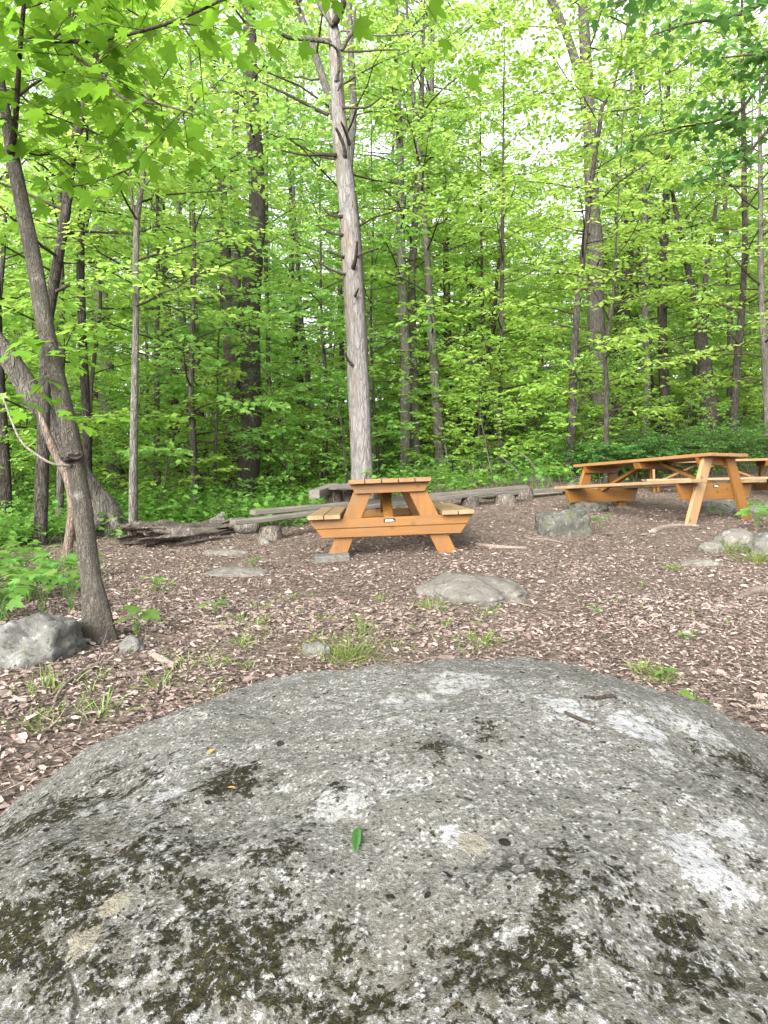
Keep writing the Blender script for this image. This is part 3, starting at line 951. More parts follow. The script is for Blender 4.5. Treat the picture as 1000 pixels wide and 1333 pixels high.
def crown_on(path, rad, h0, h1, nl, lmax, ntw, k, size, prof='dome', low_elev=.15, hi_elev=.9, tilt=.45, extra_top=True):
    """limbs around a trunk path between heights (fractions of its length)"""
    cr = Crown()
    seg = np.linalg.norm(np.diff(path, axis=0), axis=1); cum = np.concatenate([[0], np.cumsum(seg)]); tot = cum[-1]
    az = rng.uniform(0, 6.28)
    for q in range(nl):
        f = h0 + (h1 - h0) * (q + rng.uniform(0, .8)) / nl
        x = f * tot
        a = np.array([np.interp(x, cum, path[:, j]) for j in range(3)]); r = np.interp(x, cum, rad)
        u = (f - h0) / (h1 - h0 + 1e-9)
        if prof == 'dome': w = math.sqrt(max(.05, 1 - (1.75 * u - .65) ** 2 * .8))
        elif prof == 'cone': w = 1.05 - .85 * u
        else: w = .75 + .25 * math.sin(PI * u)
        az += 2.4 + rng.normal(0, .3)
        cr.limb(a, az, low_elev + (hi_elev - low_elev) * u + rng.normal(0, .12), lmax * w * rng.uniform(.65, 1.1), min(r * .30, .018) + .004, ntw, k, size, tilt=tilt)
    return cr


def build_trunk(parent, path, rad, material, seg=12, n=None, lump=.07, flare=(.45, 2.5), seed=1.0, branches=(), name='trunk'):
    tb = TB(); n = n or max(16, int(len(path) * 5))
    # resample evenly
    p = smooth_path(path, n); r = np.interp(np.linspace(0, len(path) - 1, n), np.arange(len(path)), rad)
    tb.tube(p, r, seg, lump, flare, seed)
    for bp, br in branches:
        k = max(6, len(bp) * 4); q = smooth_path(bp, k)
        tb.tube(q, np.interp(np.linspace(0, len(bp) - 1, k), np.arange(len(bp)), br), 8, lump * .6, None, seed + 1)
    return tb.build(name, material, parent, parent.location), p, r


def px_tree(name, label, pts, d, wid, material, crown=None, group=None, seed=1.0, seg=12, forks=(), leafm=None, extend=0.0, cat='tree', tpl=OVAL, flare=(.45, 2.5)):
    path, rad = trunk_px(pts, d, wid)
    if extend:
        dirv = path[-1] - path[-3]; dirv /= np.linalg.norm(dirv); dirv = dirv * .6 + np.array([0, 0, .4])
        path = np.vstack([path, path[-1] + dirv * extend * .5, path[-1] + dirv * extend]); rad = np.concatenate([rad, [rad[-1] * .6, rad[-1] * .15]])
    t = thing(name, label, cat, path[0] + [0, 0, .12], (0, 0, 0), group)
    br = []
    for fp, fw, fd in forks:
        q = np.array([P(x, y, fd) for x, y in fp]); br.append((q, np.array([w / F * fd / 2 for w in fw])))
    _, p, r = build_trunk(t, path, rad, material, seg, seed=seed, branches=br, flare=flare)
    if crown:
        cr = crown_on(p, r, **crown)
        for bp, brr in br:
            if crown.get('nl', 0) > 6 and len(bp) > 1:
                q = smooth_path(bp, 10)
                c2 = crown_on(q, np.full(10, .03), .45, 1.0, max(4, crown['nl'] // 3), crown['lmax'] * .7, crown['ntw'], crown['k'], crown['size'])
                cr.pos += c2.pos; cr.dir += c2.dir; cr.nrm += c2.nrm; cr.size += c2.size
                for a_, b_ in (('V', 0),):
                    pass
        cr.build(t, leafm or LEAF, TWIG, tpl, t.location)
    return t


C_SLIM = dict(h0=.22, h1=1.0, nl=26, lmax=1.7, ntw=7, k=12, size=.11)
C_MID = dict(h0=.35, h1=1.0, nl=24, lmax=2.4, ntw=7, k=12, size=.12)
C_HIGH = dict(h0=.50, h1=1.0, nl=24, lmax=3.0, ntw=8, k=13, size=.13)
C_LOW = dict(h0=.16, h1=1.0, nl=26, lmax=1.9, ntw=7, k=12, size=.11)

# dead snag with stubs
pts = [(474, 660), (471, 590), (468, 520), (464, 450), (460, 380), (456, 320), (452, 260), (446, 205), (441, 150), (438, 100), (436, 60), (433, 20), (431, -20), (429, -60)]
wid = [31, 27, 27.5, 26, 25, 23.5, 23, 20.5, 18.5, 17, 15, 12, 9, 4]
path, rad = trunk_px(pts, 10.6, wid)
t = thing('dead_tree', 'tall barkless silver dead tree with broken stubs behind the picnic table', 'tree', path[0] + [0, 0, .12])
build_trunk(t, path, rad, BARK_SNAG, 20, 70, .06, (.2, 3), 3.3)
stubs = [([(430, 54), (402, 51), (378, 49), (367, 44)], [7, 6, 5, 4]), ([(428, 150), (408, 140), (392, 132), (374, 123), (350, 112), (337, 106)], [5, 4.5, 4, 3.5, 2, 1]),
         ([(438, 202), (420, 201), (398, 202), (366, 196)], [6, 4, 3, 2]), ([(437, 106), (441, 90), (440, 68), (434, 60), (424, 54)], [5, 4, 4, 3.5, 3]),
         ([(444, 66), (453, 50), (460, 38), (463, 8)], [6, 5, 4, 3]), ([(446, 67), (470, 67), (500, 65), (527, 65)], [2.5, 2.4, 2, 1]),
         ([(444, 40), (462, 41), (490, 46), (525, 44), (553, 38)], [3, 2.5, 2.5, 2, 1]), ([(446, 140), (475, 140), (490, 132), (498, 125)], [3, 2.5, 2, 1]),
         ([(449, 205), (448, 192), (443, 178), (437, 166)], [6, 5, 4, 3]), ([(455, 188), (450, 172), (444, 158)], [5, 4, 2]),
         ([(446, 282), (430, 280), (418, 268)], [4, 3, 1]), ([(447, 306), (430, 303), (408, 291)], [4, 3, 1.5]), ([(448, 335), (425, 326)], [4, 2]), ([(450, 357), (430, 350), (413, 341)], [4, 3, 2]),
         ([(459, 351), (463, 338), (465, 314)], [6, 5, 2.5]), ([(464, 334), (478, 328), (493, 323)], [3, 3, 2]), ([(462, 386), (467, 375)], [4, 2]), ([(436, 30), (446, 8), (452, -20)], [9, 8, 6]),
         ([(434, 34), (418, 10), (405, -14)], [7, 6, 4]), ([(461, 478), (453, 468), (449, 458)], [5, 4, 2]), ([(452, 320), (447, 308)], [4, 2]), ([(444, 110), (440, 118)], [4, 2])]
for sp_, w in stubs:
    tb = TB(); dz = rng.uniform(-.5, .05)
    q = smooth_path([P(x, y, 10.5 + dz * k / max(1, len(sp_) - 1)) for k, (x, y) in enumerate(sp_)], max(6, 4 * len(sp_)))
    tb.tube(q, np.interp(np.linspace(0, 1, len(q)), np.linspace(0, 1, len(w)), w) / F * 10.5 / 2, 7, .12, None, rng.uniform(0, 6))
    tb.build('broken_branch', BARK_FALLEN if rng.uniform() < .45 else TWIG, t, t.location)
# knot holes
for x, y, w in ((466, 421, 4), (470, 566, 3.5), (461, 385, 4), (468, 507, 3)):
    tb = TB(); rr_ = np.interp(y, [-60, 660], [.03, .17])
    q = P(x, y, 10.6 - rr_); tb.tube(np.array([q, q + [0, .06, .0]]), [w / F * 10.5 / 2 * 1.2] * 2, 8)
    tb.build('knot_hole', TWIG, t, t.location)

# near maple ----------------------------------------------------------------
pts = [(133, 843), (127, 800), (118, 745), (111, 690), (103, 635), (96, 590), (86, 540), (72, 480), (58, 420), (45, 345), (30, 270), (15, 195), (4, 125), (-8, 60), (-22, -30), (-34, -120)]
wid = [38, 30, 25.5, 24, 23.5, 24, 22, 21, 20.5, 20, 18, 15, 12, 10, 8, 6]
path, rad = trunk_px(pts, 3.05, wid)
t = thing('maple_tree', 'leaning grey barked young maple with big bright leaves overhead, nearest the boulder', 'tree', path[0] + [0, 0, .12])
tb = TB(); p = smooth_path(path, 90); r = np.interp(np.linspace(0, len(path) - 1, 90), np.arange(len(path)), rad)
tb.tube(p, r, 24, .05, (.8, 4), 1.7)
tb.build('trunk', BARK_MAPLE, t, t.location)
mc_ = Crown()
brs = [([(14, 200), (20, 160), (26, 70), (33, -10), (40, -60)], [9, 7, 6, 5, 3], 3.0, 2.7), ([(33, 52), (48, 45), (68, 53), (130, 52), (200, 36), (250, 18), (298, -4)], [5, 5, 5, 4.5, 4, 3.5, 3], 2.95, 2.5),
       ([(70, 55), (100, 75), (130, 95), (160, 128), (205, 135), (250, 148)], [4, 4, 3.5, 3.5, 3, 1.5], 2.9, 2.6), ([(12, 135), (50, 106), (92, 92), (125, 85)], [4, 3.5, 3, 1.5], 3.0, 3.2),
       ([(24, 196), (50, 202), (75, 203), (110, 230)], [2.5, 2, 2, 1], 3.0, 3.4), ([(60, 100), (63, 60), (62, 18)], [2, 2, 1.2], 3.0, 3.0), ([(68, 53), (90, 30), (100, 2), (104, -30)], [3, 2.5, 2, 1], 2.9, 2.8),
       ([(33, -10), (120, -40), (220, -60), (330, -95), (420, -105), (520, -105)], [5, 5, 4, 4, 3, 2], 2.7, 2.3), ([(26, 140), (-30, 110), (-90, 100)], [3, 2, 1], 3.0, 2.8), ([(18, 130), (80, 155), (130, 175), (190, 200)], [2.5, 2, 2, 1], 3.05, 3.5),
       ([(33, 10), (120, -10), (200, 30), (262, 40)], [3, 3, 2, 1], 3.0, 3.4), ([(240, 25), (236, 28), (256, 58), (275, 70)], [2, 2, 1.5, 1], 2.55, 2.5)]
for bp, bw, d0, d1 in brs:
    n = len(bp); dd = np.linspace(d0, d1, n)
    w_ = np.array([P(x, y, q) for (x, y), q in zip(bp, dd)]); k = n * 5
    q = smooth_path(w_, k)
    tb = TB(); tb.tube(q, np.interp(np.linspace(0, n - 1, k), np.arange(n), np.array(bw) / F * dd / 2), 8, .08)
    tb.build('branch', TWIG, t, t.location)
    seg = np.linalg.norm(np.diff(q, axis=0), axis=1); cum = np.concatenate([[0], np.cumsum(seg)])
    x = .15
    while x < cum[-1]:
        a = np.array([np.interp(x, cum, q[:, j]) for j in range(3)])
        for rep in range(2):
            az = rng.uniform(0, 2 * PI)
            mc_.spray(a, np.array([math.cos(az), math.sin(az), rng.uniform(-.5, .35)]), rng.uniform(.15, .5), rng.integers(4, 8), .08, .5, .3, .0022)
        x += .11
# low sprigs on the trunk
for (x0, y0), (x1, y1) in (((88, 545), (155, 536)), ((82, 520), (110, 545)), ((75, 480), (30, 525)), ((55, 430), (10, 455)), ((60, 440), (100, 470))):
    a, b = P(x0, y0, 3.0), P(x1, y1, 2.75); mc_.spray(a, b - a, np.linalg.norm(b - a), 7, .075, .25, .05, .0025)
mc_.build(t, LEAF_NEAR, TWIG, MAPLE, t.location)
# burl
bu = rock('burl', None, P(93, 592, 3.0) - np.array(t.location), (.046, .044, .03), 3.0, BARK_MAPLE, rough=.4, sub=4)
bu.parent = t; del bu['category']

# the other trees one can pick out --------------------------------------------
px_tree('tree', 'large dark barked tree left of the silver dead tree, rising behind the bench', [(316, 664), (322, 630), (327, 580), (326, 500), (325, 420), (330, 340), (335, 280), (333, 200), (327, 120), (325, 40), (322, -60), (320, -160)],
        13.0, [34, 29, 27, 26, 25.5, 24, 22, 20, 18, 17, 15, 9], BARK_DARK, dict(h0=.46, h1=1.0, nl=18, lmax=2.6, ntw=7, k=12, size=.12), seed=2.0, seg=18, extend=3)
px_tree('tree', 'forked dark tree close behind the large dark trunk', [(303, 600), (303, 480), (298, 400), (292, 330), (288, 250), (280, 130)], 17, [22, 20, 19, 17, 14, 9], BARK_DARK, dict(C_HIGH, nl=16), seed=3.0, extend=3,
        forks=[([(305, 430), (307, 350), (305, 240), (307, 120)], [15, 13, 11, 8], 17)])
px_tree('tree', 'thick grey straight trunk among pine wisps left of the slender grey trunk', [(152, 640), (143, 560), (137, 480), (132, 400), (130, 330), (128, 240), (127, 120)], 16, [26, 23, 21, 19, 17, 14, 10], BARK_GREY, None, seed=4.0, extend=4)
px_tree('tree', 'thin dark straight tree right behind the near maple', [(113, 690), (113, 560), (108, 450), (105, 340), (108, 230), (112, 140), (114, 20)], 9, [12, 11, 10.5, 10, 9, 8, 6], BARK_DARK, dict(C_SLIM, h0=.55, nl=12), seed=5.0)
px_tree('tree', 'very thin dark stem curving beside the thin dark tree', [(116, 660), (118, 520), (125, 450), (131, 395), (128, 320)], 9.4, [6, 5, 5, 4, 2], TWIG, dict(C_SLIM, nl=6, lmax=1), seed=5.5)
px_tree('tree', 'slender smooth grey tree standing at the left end of the rotten log', [(172, 702), (174, 560), (177, 420), (178, 300), (186, 235), (190, 180), (192, 90)], 7.6, [10, 9.5, 8.5, 7.5, 6, 5, 3], BARK_GREY, dict(C_SLIM, h0=.5, nl=14, size=.085), seed=6.0,
        forks=[([(178, 300), (171, 250), (168, 190)], [5, 4, 2], 7.6), ([(184, 245), (205, 225), (218, 210)], [3, 2, 1], 7.6)])
px_tree('tree', 'dark tree bending right behind the leaning maple trunk', [(53, 690), (57, 560), (61, 440), (70, 370), (84, 285), (95, 200), (108, 150), (122, 95), (135, 0)], 7.5, [17, 15, 13, 13, 12, 11, 10, 8, 6], BARK_DARK, dict(C_SLIM, h0=.45, nl=14), seed=7.0)
G_L = 'thin trunks in the left woods'
for q, (lab, pp, d, w) in enumerate([
        ('thin dark trunk in the left woods, right of the slender grey tree', [(233, 620), (226, 500), (216, 380), (211, 280), (208, 150)], 18, [11, 10, 9, 8, 5]),
        ('thin brown trunk in the left woods, midway to the large dark tree', [(247, 600), (241, 480), (236, 380), (233, 250)], 18, [11, 10, 9, 6]),
        ('short visible dark trunk low in the left woods before the forked dark tree', [(266, 625), (261, 560), (256, 480), (252, 380), (250, 240)], 17, [14, 13, 11, 9, 6]),
        ('small pale trunk low in the ferns of the left woods', [(258, 665), (256, 620), (252, 540), (250, 400)], 13, [7, 6, 5, 3]),
        ('very thin trunk against the pale sky gap right of the large dark tree', [(352, 600), (350, 500), (348, 400), (346, 320), (348, 180)], 18, [7, 6, 5.5, 5, 3]),
        ('thin trunk in the sky gap left of the silver dead tree', [(410, 600), (404, 520), (396, 450), (390, 390), (384, 280)], 20, [9, 8, 7, 6, 4]),
        ('dark leaning trunk at the far left edge of the woods', [(8, 640), (4, 560), (-2, 460), (-6, 340)], 9, [14, 13, 12, 9])]):
    px_tree('tree', lab, pp, d, w, BARK_DARK if q % 2 == 0 else BARK_FAR, dict(C_SLIM, nl=12, size=.12, lmax=2), G_L, seed=8.0 + q, extend=3)
px_tree('tree', 'live forked tree growing directly behind the silver dead tree', [(478, 620), (474, 480), (468, 380), (462, 290), (452, 215), (440, 165), (424, 112), (407, 60), (384, 0), (370, -50)], 13, [15, 14, 13, 13, 12, 11, 10, 9, 8, 6], BARK_GREY,
        dict(C_HIGH, h0=.5, nl=16), seed=15.0, forks=[([(454, 222), (458, 180), (460, 130), (457, 66), (454, 0), (452, -60)], [10, 9.5, 9, 8, 8, 6], 13)])
# middle group
G_M = 'slim trunks behind the two tables'
for q, (lab, pp, d, w, mt) in enumerate([
        ('left of two close straight trunks right of the silver dead tree', [(527, 600), (528, 480), (524, 380), (522, 280), (521, 200), (518, 120), (516, 40)], 15, [14, 13, 12, 10, 9, 8, 6], BARK_GREY),
        ('right of two close straight trunks right of the silver dead tree', [(541, 600), (538, 480), (536, 380), (540, 290), (546, 200), (549, 120)], 15.4, [13, 12, 10, 9, 8, 6], BARK_GREY),
        ('pale wavy trunk with a kink beside the two close trunks', [(573, 600), (566, 490), (560, 400), (556, 330), (550, 265), (546, 210), (540, 140), (535, 100)], 14, [12, 11, 10, 8, 8, 7, 6, 5], BARK_GREY),
        ('dark trunk right of the pale wavy trunk', [(600, 610), (591, 540), (584, 470), (582, 400), (580, 300)], 17, [14, 12, 11, 9, 7], BARK_DARK),
        ('short dark leaning trunk over the brush pile', [(618, 590), (627, 535), (637, 470), (645, 390)], 17, [11, 10, 8, 5], BARK_DARK),
        ('thin pole trunk midway between the silver dead tree and long table', [(650, 610), (652, 480), (654, 350), (655, 220)], 14, [6, 5.5, 5, 3], BARK_DARK),
        ('thinner pole trunk just left of the thin pole trunk', [(628, 600), (629, 480), (628, 380), (626, 260)], 16, [5, 5, 4, 3], BARK_DARK),
        ('thin forked trunk left of the thick oak behind the long table', [(741, 625), (745, 520), (749, 430), (755, 370), (762, 306), (772, 221), (781, 163), (784, 140), (800, 110)], 13, [11, 10, 9, 8, 7, 6, 5.5, 5, 3], BARK_DARK),
        ('slender stem crossing in front of the thick oak', [(788, 610), (790, 520), (788, 463), (793, 419), (799, 378), (803, 300)], 12.5, [6.5, 6, 5.5, 5, 4, 2], BARK_DARK)]):
    px_tree('tree', lab, pp, d, w, mt, dict(C_MID, nl=28, h0=.18, lmax=1.9), G_M, seed=20.0 + q, extend=3)
px_tree('tree', 'thick grey oak trunk rising behind the left end of the long table', [(785, 600), (783, 540), (779, 480), (776, 420), (775, 330), (771, 260), (768, 170), (763, 80), (758, -20), (754, -120)], 17, [26, 23, 22, 21, 19.5, 18, 16, 14, 12, 8], BARK_FAR,
        dict(C_HIGH, h0=.22, nl=36, lmax=2.7), seed=31.0, seg=18, extend=4, forks=[([(770, 190), (757, 110), (740, 52), (718, 0), (700, -50)], [13, 12, 11, 10, 7], 17)])
G_R = 'trunks behind the long table'
for q, (lab, pp, d, w, mt, fk) in enumerate([
        ('short straight trunk right of the thick oak', [(806, 560), (805, 500), (803, 430), (802, 330)], 20, [9, 8, 7, 5], BARK_FAR, ()),
        ('pale straight trunk, left of a leaning close pair behind the long table', [(840, 570), (843, 470), (839, 370), (840, 310), (838, 200)], 18, [10, 9, 9, 8, 5], BARK_GREY, ()),
        ('thin trunk leaning against the pale straight trunk', [(856, 570), (850, 520), (845, 470), (840, 410), (832, 330)], 18.6, [8, 7, 6, 5, 3], BARK_DARK, ()),
        ('bold dark straight trunk behind the middle of the long table', [(867, 565), (864, 480), (862, 400), (865, 320), (868, 240), (870, 130)], 17, [14, 12, 11, 10, 8, 5], BARK_DARK, ()),
        ('thick stump-like trunk splitting into slim dark stems behind the right table end', [(926, 580), (922, 520), (914, 460), (907, 400), (896, 350), (888, 310), (879, 270), (868, 200)], 16, [24, 22, 17, 9, 8, 7, 5, 3], BARK_DARK,
         [([(918, 480), (916, 410), (920, 350), (928, 300), (935, 240)], [12, 8, 7, 6, 3], 16)]),
        ('slim leaning trunk near the right edge, right of the splitting trunk', [(954, 570), (959, 480), (966, 400), (970, 320), (969, 250), (968, 170), (966, 60)], 15, [11, 9, 8, 7, 6.5, 6, 4], BARK_DARK, ()),
        ('slim grey upright trunk just left of the slim leaning trunk', [(949, 575), (951, 480), (950, 400), (945, 300), (944, 200)], 17, [10, 8, 7, 6, 4], BARK_FAR, ()),
        ('trunk at the right edge of the woods above the table end', [(1000, 570), (996, 460), (991, 380), (990, 250)], 14, [10, 9, 8, 6], BARK_FAR, ()),
        ('thin trunk low between the oak and the bold dark trunk', [(822, 555), (826, 490), (829, 420), (830, 330)], 22, [7, 6, 5, 3], BARK_FAR, ())]):
    px_tree('tree', lab, pp, d, w, mt, dict(C_MID, nl=28, h0=.18, lmax=2.0), G_R, seed=40.0 + q, extend=3, forks=fk)

# leaning weathered trunk at left with root flare
pts = [(152, 694), (140, 668), (122, 640), (98, 604), (78, 572), (45, 520), (8, 462), (-40, 400), (-100, 330)]
path, rad = trunk_px(pts, [8.6, 8.5, 8.4, 8.2, 8.1, 7.9, 7.7, 7.5, 7.2], [40, 31, 26, 25, 26, 27, 26, 25, 22])
t = thing('leaning_dead_trunk', 'thick weathered grey trunk leaning left behind the near maple', 'tree', path[0] + [0, 0, .12])
build_trunk(t, path, rad, BARK_FALLEN, 20, 60, .10, (.35, 4), 5.1)
for q, (x, y) in enumerate(((160, 692), (138, 706), (128, 698), (165, 700))):
    tb = TB(); a = P(140, 668, 8.5); g = GP(x, y); g = np.array([g[0], 8.6 - .3 * (q % 3), 0]); g[2] = float(gz(g[0], g[1])) - .06
    tb.tube(smooth_path([a, (a + g) / 2 + [0, 0, .06], g], 10), np.linspace(.11, .03, 10), 10, .2, None, q)
    tb.build('root', BARK_FALLEN, t, t.location)
px_tree('sapling', 'brown crooked dead stem leaning across behind the near maple', [(84, 755), (89, 710), (94, 670), (93, 640), (84, 612), (70, 585), (58, 556), (50, 530)], 4.9, [13, 12, 12, 12, 12, 11, 9, 4], BARK_PINK, None, seed=61.0, flare=(.2, 2))
log('fallen_branch', 'bare pale twig arching against the near maple trunk', [P(2, 512, 2.9), P(14, 545, 2.9), P(28, 575, 2.9), P(48, 592, 2.92), P(70, 604, 2.95), P(92, 606, 3.0)], [.003, .0045, .005, .0055, .006, .006], TWIG_PALE, 'branch', .1, 6)

# ------------------------------------------------------------------ forest fill: a few kinds, copied


def proto(kind, seed):
    """tree of one kind standing at the origin -> (trunk mesh, crown mesh)"""
    global rng
    keep = rng; rng = np.random.default_rng(seed)
    if kind == 'canopy':
        H = rng.uniform(15, 19); r0 = rng.uniform(.12, .19)
        cp = dict(h0=rng.uniform(.22, .4), h1=1.0, nl=34, lmax=3.6, ntw=8, k=13, size=.14)
    elif kind == 'sapling':
        H = rng.uniform(5, 8.5); r0 = rng.uniform(.03, .055)
        cp = dict(h0=.14, h1=1.0, nl=30, lmax=2.3, ntw=8, k=14, size=.115, prof='flat', hi_elev=.6, low_elev=.1)
    elif kind == 'shrub':
        H = rng.uniform(1.1, 2.0); r0 = .016
        cp = dict(h0=.08, h1=1.0, nl=16, lmax=.95, ntw=6, k=10, size=.075, prof='flat', low_elev=.5, hi_elev=1.0)
    n = 9; t = np.linspace(0, 1, n)
    wob = np.cumsum(rng.normal(0, .018 * H / 5, (n, 2)), axis=0)
    path = np.stack([wob[:, 0] + rng.normal(0, .3) * t, wob[:, 1] + rng.normal(0, .3) * t, t * H], 1); path[0, :2] = 0; path[0, 2] = -.25
    rad = r0 * (1 - .88 * t) + .004
    p = smooth_path(path, 26); r = np.interp(np.linspace(0, 1, 26), t, rad)
    tb = TB(); tb.tube(p, r, 10 if kind == 'canopy' else 7, .06, (.4, 1.5), seed)
    tm = np_mesh('trunk', np.concatenate(tb.V), tb.faces())
    cr = crown_on(p, r, **cp)
    LV, LF = leaf_arrays(STAR if kind != 'canopy' else OVAL, np.concatenate(cr.pos), np.concatenate(cr.dir), np.concatenate(cr.nrm), np.concatenate(cr.size))
    V, Fs, Ms = merge([(LV, LF, 0), (np.concatenate(cr.tb.V), cr.tb.faces(), 1)])
    cm = np_mesh('crown', V, Fs, Ms)
    rng = keep
    tm.polygons.foreach_set('use_smooth', np.full(len(tm.polygons), True)); cm.polygons.foreach_set('use_smooth', np.full(len(cm.polygons), True))
    tm.materials.append(BARK_FAR)
    cm.materials.append({'canopy': (LEAF_COOL, LEAF_DEEP), 'sapling': (LEAF, LEAF_DEEP, LEAF, LEAF_COOL), 'shrub': (LEAF, LEAF_DEEP)}[kind][seed % (4 if kind == 'sapling' else 2)]); cm.materials.append(TWIG)
    return tm, cm


PROTO = {k: [proto(k, 100 * i_ + s) for s in range(n)] for i_, (k, n) in enumerate((('canopy', 5), ('sapling', 6), ('shrub', 4)))}
cnt = {}


def plant(kind, name, cat, label, group, x, y, sc=1.0):
    i_ = cnt.get(kind, 0); cnt[kind] = i_ + 1
    tm, cm = PROTO[kind][i_ % len(PROTO[kind])]
    t = thing(name, label, cat, (x, y, float(gz(x, y))), (0, 0, rng.uniform(0, 6.28)), group)
    t.scale = (sc * rng.uniform(.9, 1.1), sc * rng.uniform(.9, 1.1), sc)
    for nm, me in (('trunk', tm), ('crown', cm)):
        o = bpy.data.objects.new(nm, me); COL.objects.link(o); o.parent = t


def region(x, y):
    px = 500 + x / y * F
    return 0 if px < 330 else (1 if px < 690 else 2)


REG = ('in the left woods', 'behind the silver dead tree and bench', 'behind the long table')
placed = []


def scatter(kind, n, y0, y1, half, mind, ok, **kw):
    c = 0; tries = 0
    while c < n and tries < n * 60:
        tries += 1
        y = math.sqrt(rng.uniform(y0 * y0, y1 * y1)); x = rng.uniform(-half, half) * y
        if not ok(x, y): continue
        if any((x - a) ** 2 + (y - b) ** 2 < mind * mind for a, b, k_ in placed if k_ == kind): continue
        placed.append((x, y, kind)); c += 1
        r_ = REG[region(x, y)]
        if kind == 'canopy':
            plant(kind, 'tree', 'tree', 'tall green canopy tree deep ' + r_, 'canopy trees ' + r_, x, y, rng.uniform(.8, 1.2))
        elif kind == 'sapling':
            plant(kind, 'sapling', 'sapling', 'bright green layered sapling ' + r_, 'saplings ' + r_, x, y, rng.uniform(.7, 1.15))
        else:
            plant(kind, 'shrub', 'shrub', 'low leafy green shrub at the wood edge ' + r_, 'shrubs ' + r_, x, y, rng.uniform(.55, 1.45))


def pxof(x, y): return 500 + x / y * F


def ok_can(x, y):
    px = pxof(x, y)
    if 560 < px < 735 and y < 38: return False
    if 850 < px < 1010 and y < 24: return False
    if px < 70 and y < 26: return False
    return y > edge_y(x) + 5


scatter("canopy", 16, 19, 30, .76, 2.7, ok_can)
scatter("canopy", 72, 24, 62, .76, 2.5, ok_can)
scatter('sapling', 165, 10.5, 40, .76, 1.1, lambda x, y: y > edge_y(x) + (2.2 if x > -1.6 else .8) and not (390 < pxof(x, y) < 520 and y < 13.5) and not (130 < pxof(x, y) < 500 and y < 13.4) and not (230 < pxof(x, y) < 400 and y < 14.6) and not (700 < pxof(x, y) < 830 and y < 13.5))
scatter('shrub', 120, 8, 21, .74, .55, lambda x, y: y > edge_y(x) + .7 and not (440 < pxof(x, y) < 500 and y < 11) and not (275 < pxof(x, y) < 365 and y < 13.3) and not (pxof(x, y) > 700 and y < 13))
scatter('sapling', 5, 9.2, 13, .70, 1.3, lambda x, y: x < -2.9 and y > edge_y(x) + 1.0 and not (90 < pxof(x, y) < 200))

# far woods beyond the trees one can count
n = 70000
y = rng.uniform(58, 85, n); x = rng.uniform(-.85, .85, n) * y
top = 13 + 4 * np.sin(x * .31) + 3 * np.sin(x * .83 + 1) + 2 * np.sin(x * 1.9)
h = rng.uniform(.0, 1, n) * top
cl = np.array([noise.noise(Vector((a * .22, b * .22, c * .35))) for a, b, c in zip(x, y, h)])
k = cl > -.12
p = np.stack([x, y, gz(x, y) + h], 1)[k]; nk = len(p)
V, Fs = leaf_arrays(STAR, p, hdirs(nk, .4), up_normals(nk, .9), rng.uniform(.25, .6, nk))
tag(link('far_woods', np_mesh('far_woods', V, Fs), LEAF_COOL), 'pale green far woods closing the view between the trunks', 'woods', kind='stuff')

# ------------------------------------------------------------------ white pine with wispy needles, left
t = thing('pine_tree', 'slim dull green pine with wispy needle sprays among the left trunks', 'tree', GX(205, 12.0))
path = np.array([GX(205, 12) - [0, 0, .2], P(204, 480, 12), P(206, 340, 12), P(204, 200, 12), P(205, 60, 12)]); rad = np.array([.05, .045, .035, .025, .01])
_, p, r = build_trunk(t, path, rad, BARK_DARK, 10, 24, seed=71.0)
nd_ = Crown()
for q in range(46):
    f = rng.uniform(.2, .98); a = np.array([np.interp(f, np.linspace(0, 1, 24), p[:, j]) for j in range(3)]); az = q * 2.4
    ln = rng.uniform(.8, 2.1) * (1.1 - .5 * f); h = np.array([math.cos(az), math.sin(az), .05])
    q_ = np.array([a, a + h * ln * .5 + [0, 0, .06], a + h * ln + rng.normal(0, .08, 3)]); nd_.tb.tube(q_, [.008, .006, .002], 4, cap=False)
    for w in np.linspace(.35, 1, 8):
        b = a + h * ln * w; k = 34
        dv = rng.normal(0, 1, (k, 3)) + h * 1.0
        nd_.pos.append(np.repeat(b[None], k, 0) + rng.normal(0, .05, (k, 3))); nd_.dir.append(dv); nd_.nrm.append(rng.normal(0, 1, (k, 3))); nd_.size.append(rng.uniform(.07, .13, k))
V, Fs = leaf_arrays(BLADE, np.concatenate(nd_.pos), np.concatenate(nd_.dir), np.concatenate(nd_.nrm), np.concatenate(nd_.size), np.full(len(np.concatenate(nd_.pos)), .006))
V, Fs, Ms = merge([(V, Fs, 0), (np.concatenate(nd_.tb.V), nd_.tb.faces(), 1)])
link('crown', np_mesh('crown', V - np.array(t.location), Fs, Ms), [NEEDLE, TWIG], t)

